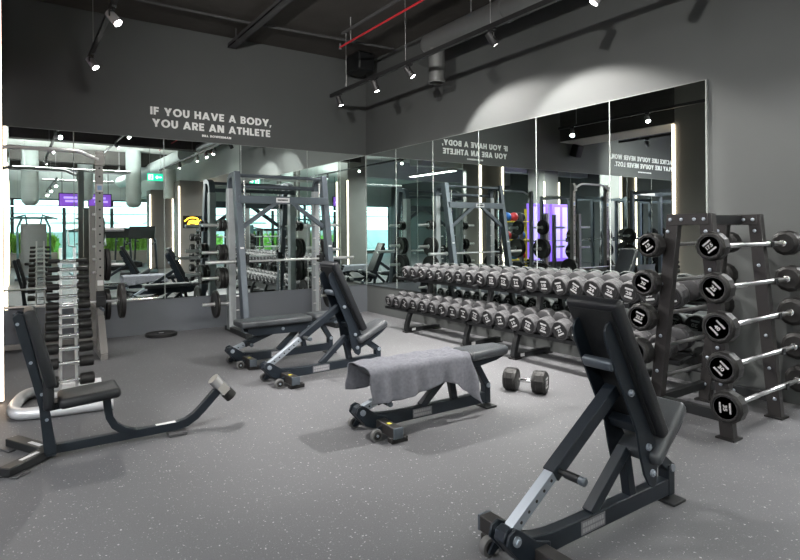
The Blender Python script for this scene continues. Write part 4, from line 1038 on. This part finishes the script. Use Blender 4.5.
# neon, screens, exit sign, lamps
t = thing('neon_sign', 'yellow scribble neon sign on the right column in the back mirror', 'sign', (4.85, -2.17, 1.75))
MB().tube(smooth([(-.26, 0, .02), (-.1, 0, .16), (.2, 0, .12), (.1, 0, .0), (-.22, 0, -.04), (.0, 0, -.14), (.24, 0, -.02), (.02, 0, .06), (-.18, 0, .0), (.05, 0, -.06), (.26, 0, .06)], 2), .022, 8).obj('tube', 'neon_yellow', t)
MB().box(-.3, .3, -.028, -.024, -.2, .2).obj('backing', 'frame_black', t)
for (px, py, pz, lb) in ((1.9, -8.6, 2.72, 'purple screen hanging by the windows, left in the back mirror'), (-4.3, -9.8, 3.0, 'purple screen hanging over the left zone'), (2.9, -8.6, 2.72, 'second purple screen hanging by the windows')):
    t = thing('hanging_screen', lb, 'screen', (px, py, pz), 0, 'purple hanging screens')
    MB().box(-.42, .42, -.04, .03, -.27, .27).obj('housing', 'frame_black', t)
    sc_ = MB().box(-.39, .39, .031, .034, -.24, .24).obj('display', 'screen_purple', t)
    MB().box(-.25, .2, .035, .037, .05, .13).box(-.2, .28, .035, .037, -.09, -.01).obj('bright_band', 'panel_lilac', t)
    MB().cyl((-.3, 0, .27), (-.3, 0, ZC - pz), .012, 8).cyl((.3, 0, .27), (.3, 0, ZC - pz), .012, 8).obj('hanger', 'frame_black', t)
t = thing('exit_sign', 'green illuminated exit sign hanging from the ceiling in the back mirror', 'sign', (3.55, -1.35, 3.08))
MB().box(-.22, .22, -.03, .02, -.11, .11).obj('housing', 'sign_green', t)
pic = MB().box(-.19, -.06, .021, .024, -.08, .08).box(.04, .18, .021, .024, -.02, .02)
pic.prism([(.0, 0), (.06, .06), (.06, -.06)], lambda a_, b_, s: (a_, s, b_), .021, .024)
pic.obj('pictogram', 'sign_white', t)
fg = MB().sphere((-.11, .0246, .045), .016, 6).box(-.135, -.10, .024, .026, -.03, .03).box(-.14, -.12, .024, .026, -.075, -.02).box(-.105, -.085, .024, .026, -.07, -.02)
fg.obj('running_figure', 'sign_green', t)
MB().cyl((-.15, 0, .11), (-.15, 0, ZC - 3.08), .006, 6).cyl((.15, 0, .11), (.15, 0, ZC - 3.08), .006, 6).obj('hanger', 'wire', t)
for i, (px, py, L) in enumerate(((-2.6, -12.4, 4.2), (2.2, -12.4, 4.6), (-6.9, -12.4, 4.0))):
    t = thing('tube_lamp', f'{["middle", "right", "left"][i]} long white ceiling lamp in front of the far windows', 'lamp', (px, py, 2.62), 0, 'linear lamps by the windows')
    MB().box(-L / 2, L / 2, -.06, .06, 0, .04).obj('housing', 'frame_black', t)
    MB().box(-L / 2 + .02, L / 2 - .02, -.05, .05, -.03, 0).obj('diffuser', 'tube_lamp', t)
    MB().cyl((-L / 2 + .3, 0, .04), (-L / 2 + .3, 0, ZC - 2.62), .006, 6).cyl((L / 2 - .3, 0, .04), (L / 2 - .3, 0, ZC - 2.62), .006, 6).obj('hanger', 'wire', t)
# planters by the windows
def planter(label, x, y, L, seed):
    t = thing('planter', label, 'plant', (x, y, 0), 0, 'planters by the windows')
    MB().rbox((0, 0, .3), (L, .45, .6), .02).obj('box', 'sill_panel', t)
    MB().box(-L / 2 + .03, L / 2 - .03, -.2, .2, .55, .602).obj('soil', 'trunk_brown', t)
    r = random.Random(seed); mb = MB()
    for k in range(int(170 * L)):
        c = Vector((r.uniform(-L / 2 + .1, L / 2 - .1), r.uniform(-.16, .16), .6))
        h = r.uniform(.3, .95); out = Vector((r.uniform(-.35, .35), r.uniform(-.3, .3), 0)) * h
        tip = c + Vector((0, 0, h)) + out; w = Vector((r.uniform(-1, 1), r.uniform(-1, 1), 0)).normalized() * .045
        mid = c.lerp(tip, .55) + Vector((0, 0, .12 * h))
        mb.add([c, mid - w, tip, mid + w, mid + Vector((0, 0, .01))], [(0, 4, 1), (1, 4, 2), (2, 4, 3), (3, 4, 0)])
    mb.obj('foliage', 'leaf', t, ang=0)
planter('long planter of bright green leaves under the windows, right part of the back mirror', 4.1, -11.6, 2.4, 1)
planter('planter of bright green leaves under the windows, behind the cable machine', .6, -11.6, 2.0, 2)
planter('planter of green leaves under the windows, seen through the smith machine', -2.6, -11.6, 2.6, 3)
# outdoors beyond the glass
struct(MB().box(-14, 16, -21, -13.6, -.02, .01).obj('ground', 'outdoor_paving'))
struct(MB().box(-16, 18, -21.4, -21, 0, 1.5).obj('wall_outside', 'facade'))
for i, px in enumerate((-6.5, -1.5, 3.2, 7.6)):
    t = thing('parasol', f'white parasol outside the far windows, {ORD[i]} from the left', 'parasol', (px, -17.2, 0), 0, 'parasols outside')
    MB().lathe([(.02, 2.55), (1.6, 2.0), (1.6, 1.9), (.02, 2.45)], (0, 0, 0), (0, 0, 1), 8).obj('canopy', 'awning_white', t)
    MB().cyl((0, 0, .08), (0, 0, 2.5), .03, 8).obj('pole', 'window_frame', t)
    MB().rbox((0, 0, .04), (.6, .6, .08), .02).obj('base', 'pot', t)
for i, px in enumerate((-8.5, -4, .5, 5.4, 9.5)):
    t = thing('hedge', f'green hedge block outside the far windows, {ORD[i]} from the left', 'hedge', (px, -19.6, 0), 0, 'hedges outside')
    r = random.Random(i); mb = MB()
    for k in range(420):
        c = Vector((r.uniform(-1.6, 1.6), r.uniform(-.4, .4), r.uniform(.05, 1.25))); s1 = Vector((r.uniform(-1, 1), r.uniform(-1, 1), r.uniform(-1, 1))).normalized() * .16; s2 = Vector((r.uniform(-1, 1), r.uniform(-1, 1), r.uniform(-1, 1))).normalized() * .12
        mb.add([c - s1, c + s2, c + s1, c - s2], [(0, 1, 2), (0, 2, 3)])
    mb.obj('foliage', 'leaf', t, ang=0)
    MB().box(-1.6, 1.6, -.35, .35, 0, 1.1).obj('core', 'leaf', t)

# ------------------------------------------------------------------ world, camera, render look
w = bpy.data.worlds.new('daylight'); S.world = w; w.use_nodes = True
bg = w.node_tree.nodes['Background']; bg.inputs['Color'].default_value = (.66, .93, .96, 1); bg.inputs['Strength'].default_value = 2.7

cam = bpy.data.cameras.new('camera'); co = bpy.data.objects.new('camera', cam); C.objects.link(co); S.camera = co
th, ro = RAD(34.75), RAD(.47)
fw = Vector((math.sin(th), math.cos(th), 0)); r0 = Vector((math.cos(th), -math.sin(th), 0)); u0 = Vector((0, 0, 1))
rt = r0 * math.cos(ro) - u0 * math.sin(ro); up = r0 * math.sin(ro) + u0 * math.cos(ro)
mw = Matrix((rt, up, -fw)).transposed().to_4x4(); mw.translation = Vector((0, 0, 1.4)); co.matrix_world = mw
cam.sensor_width = 36; cam.lens = 559 * 36 / 800; cam.shift_y = -(280 - 231) / 800; cam.clip_start = .05; cam.clip_end = 200

S.view_settings.view_transform = 'Standard'; S.view_settings.look = 'None'; S.view_settings.gamma = 1; S.view_settings.exposure = .7
S.view_settings.use_curve_mapping = False
cy = S.cycles
cy.max_bounces = 10; cy.diffuse_bounces = 4; cy.glossy_bounces = 7; cy.transmission_bounces = 4; cy.transparent_max_bounces = 8
cy.caustics_reflective = False; cy.caustics_refractive = False; cy.sample_clamp_indirect = 4
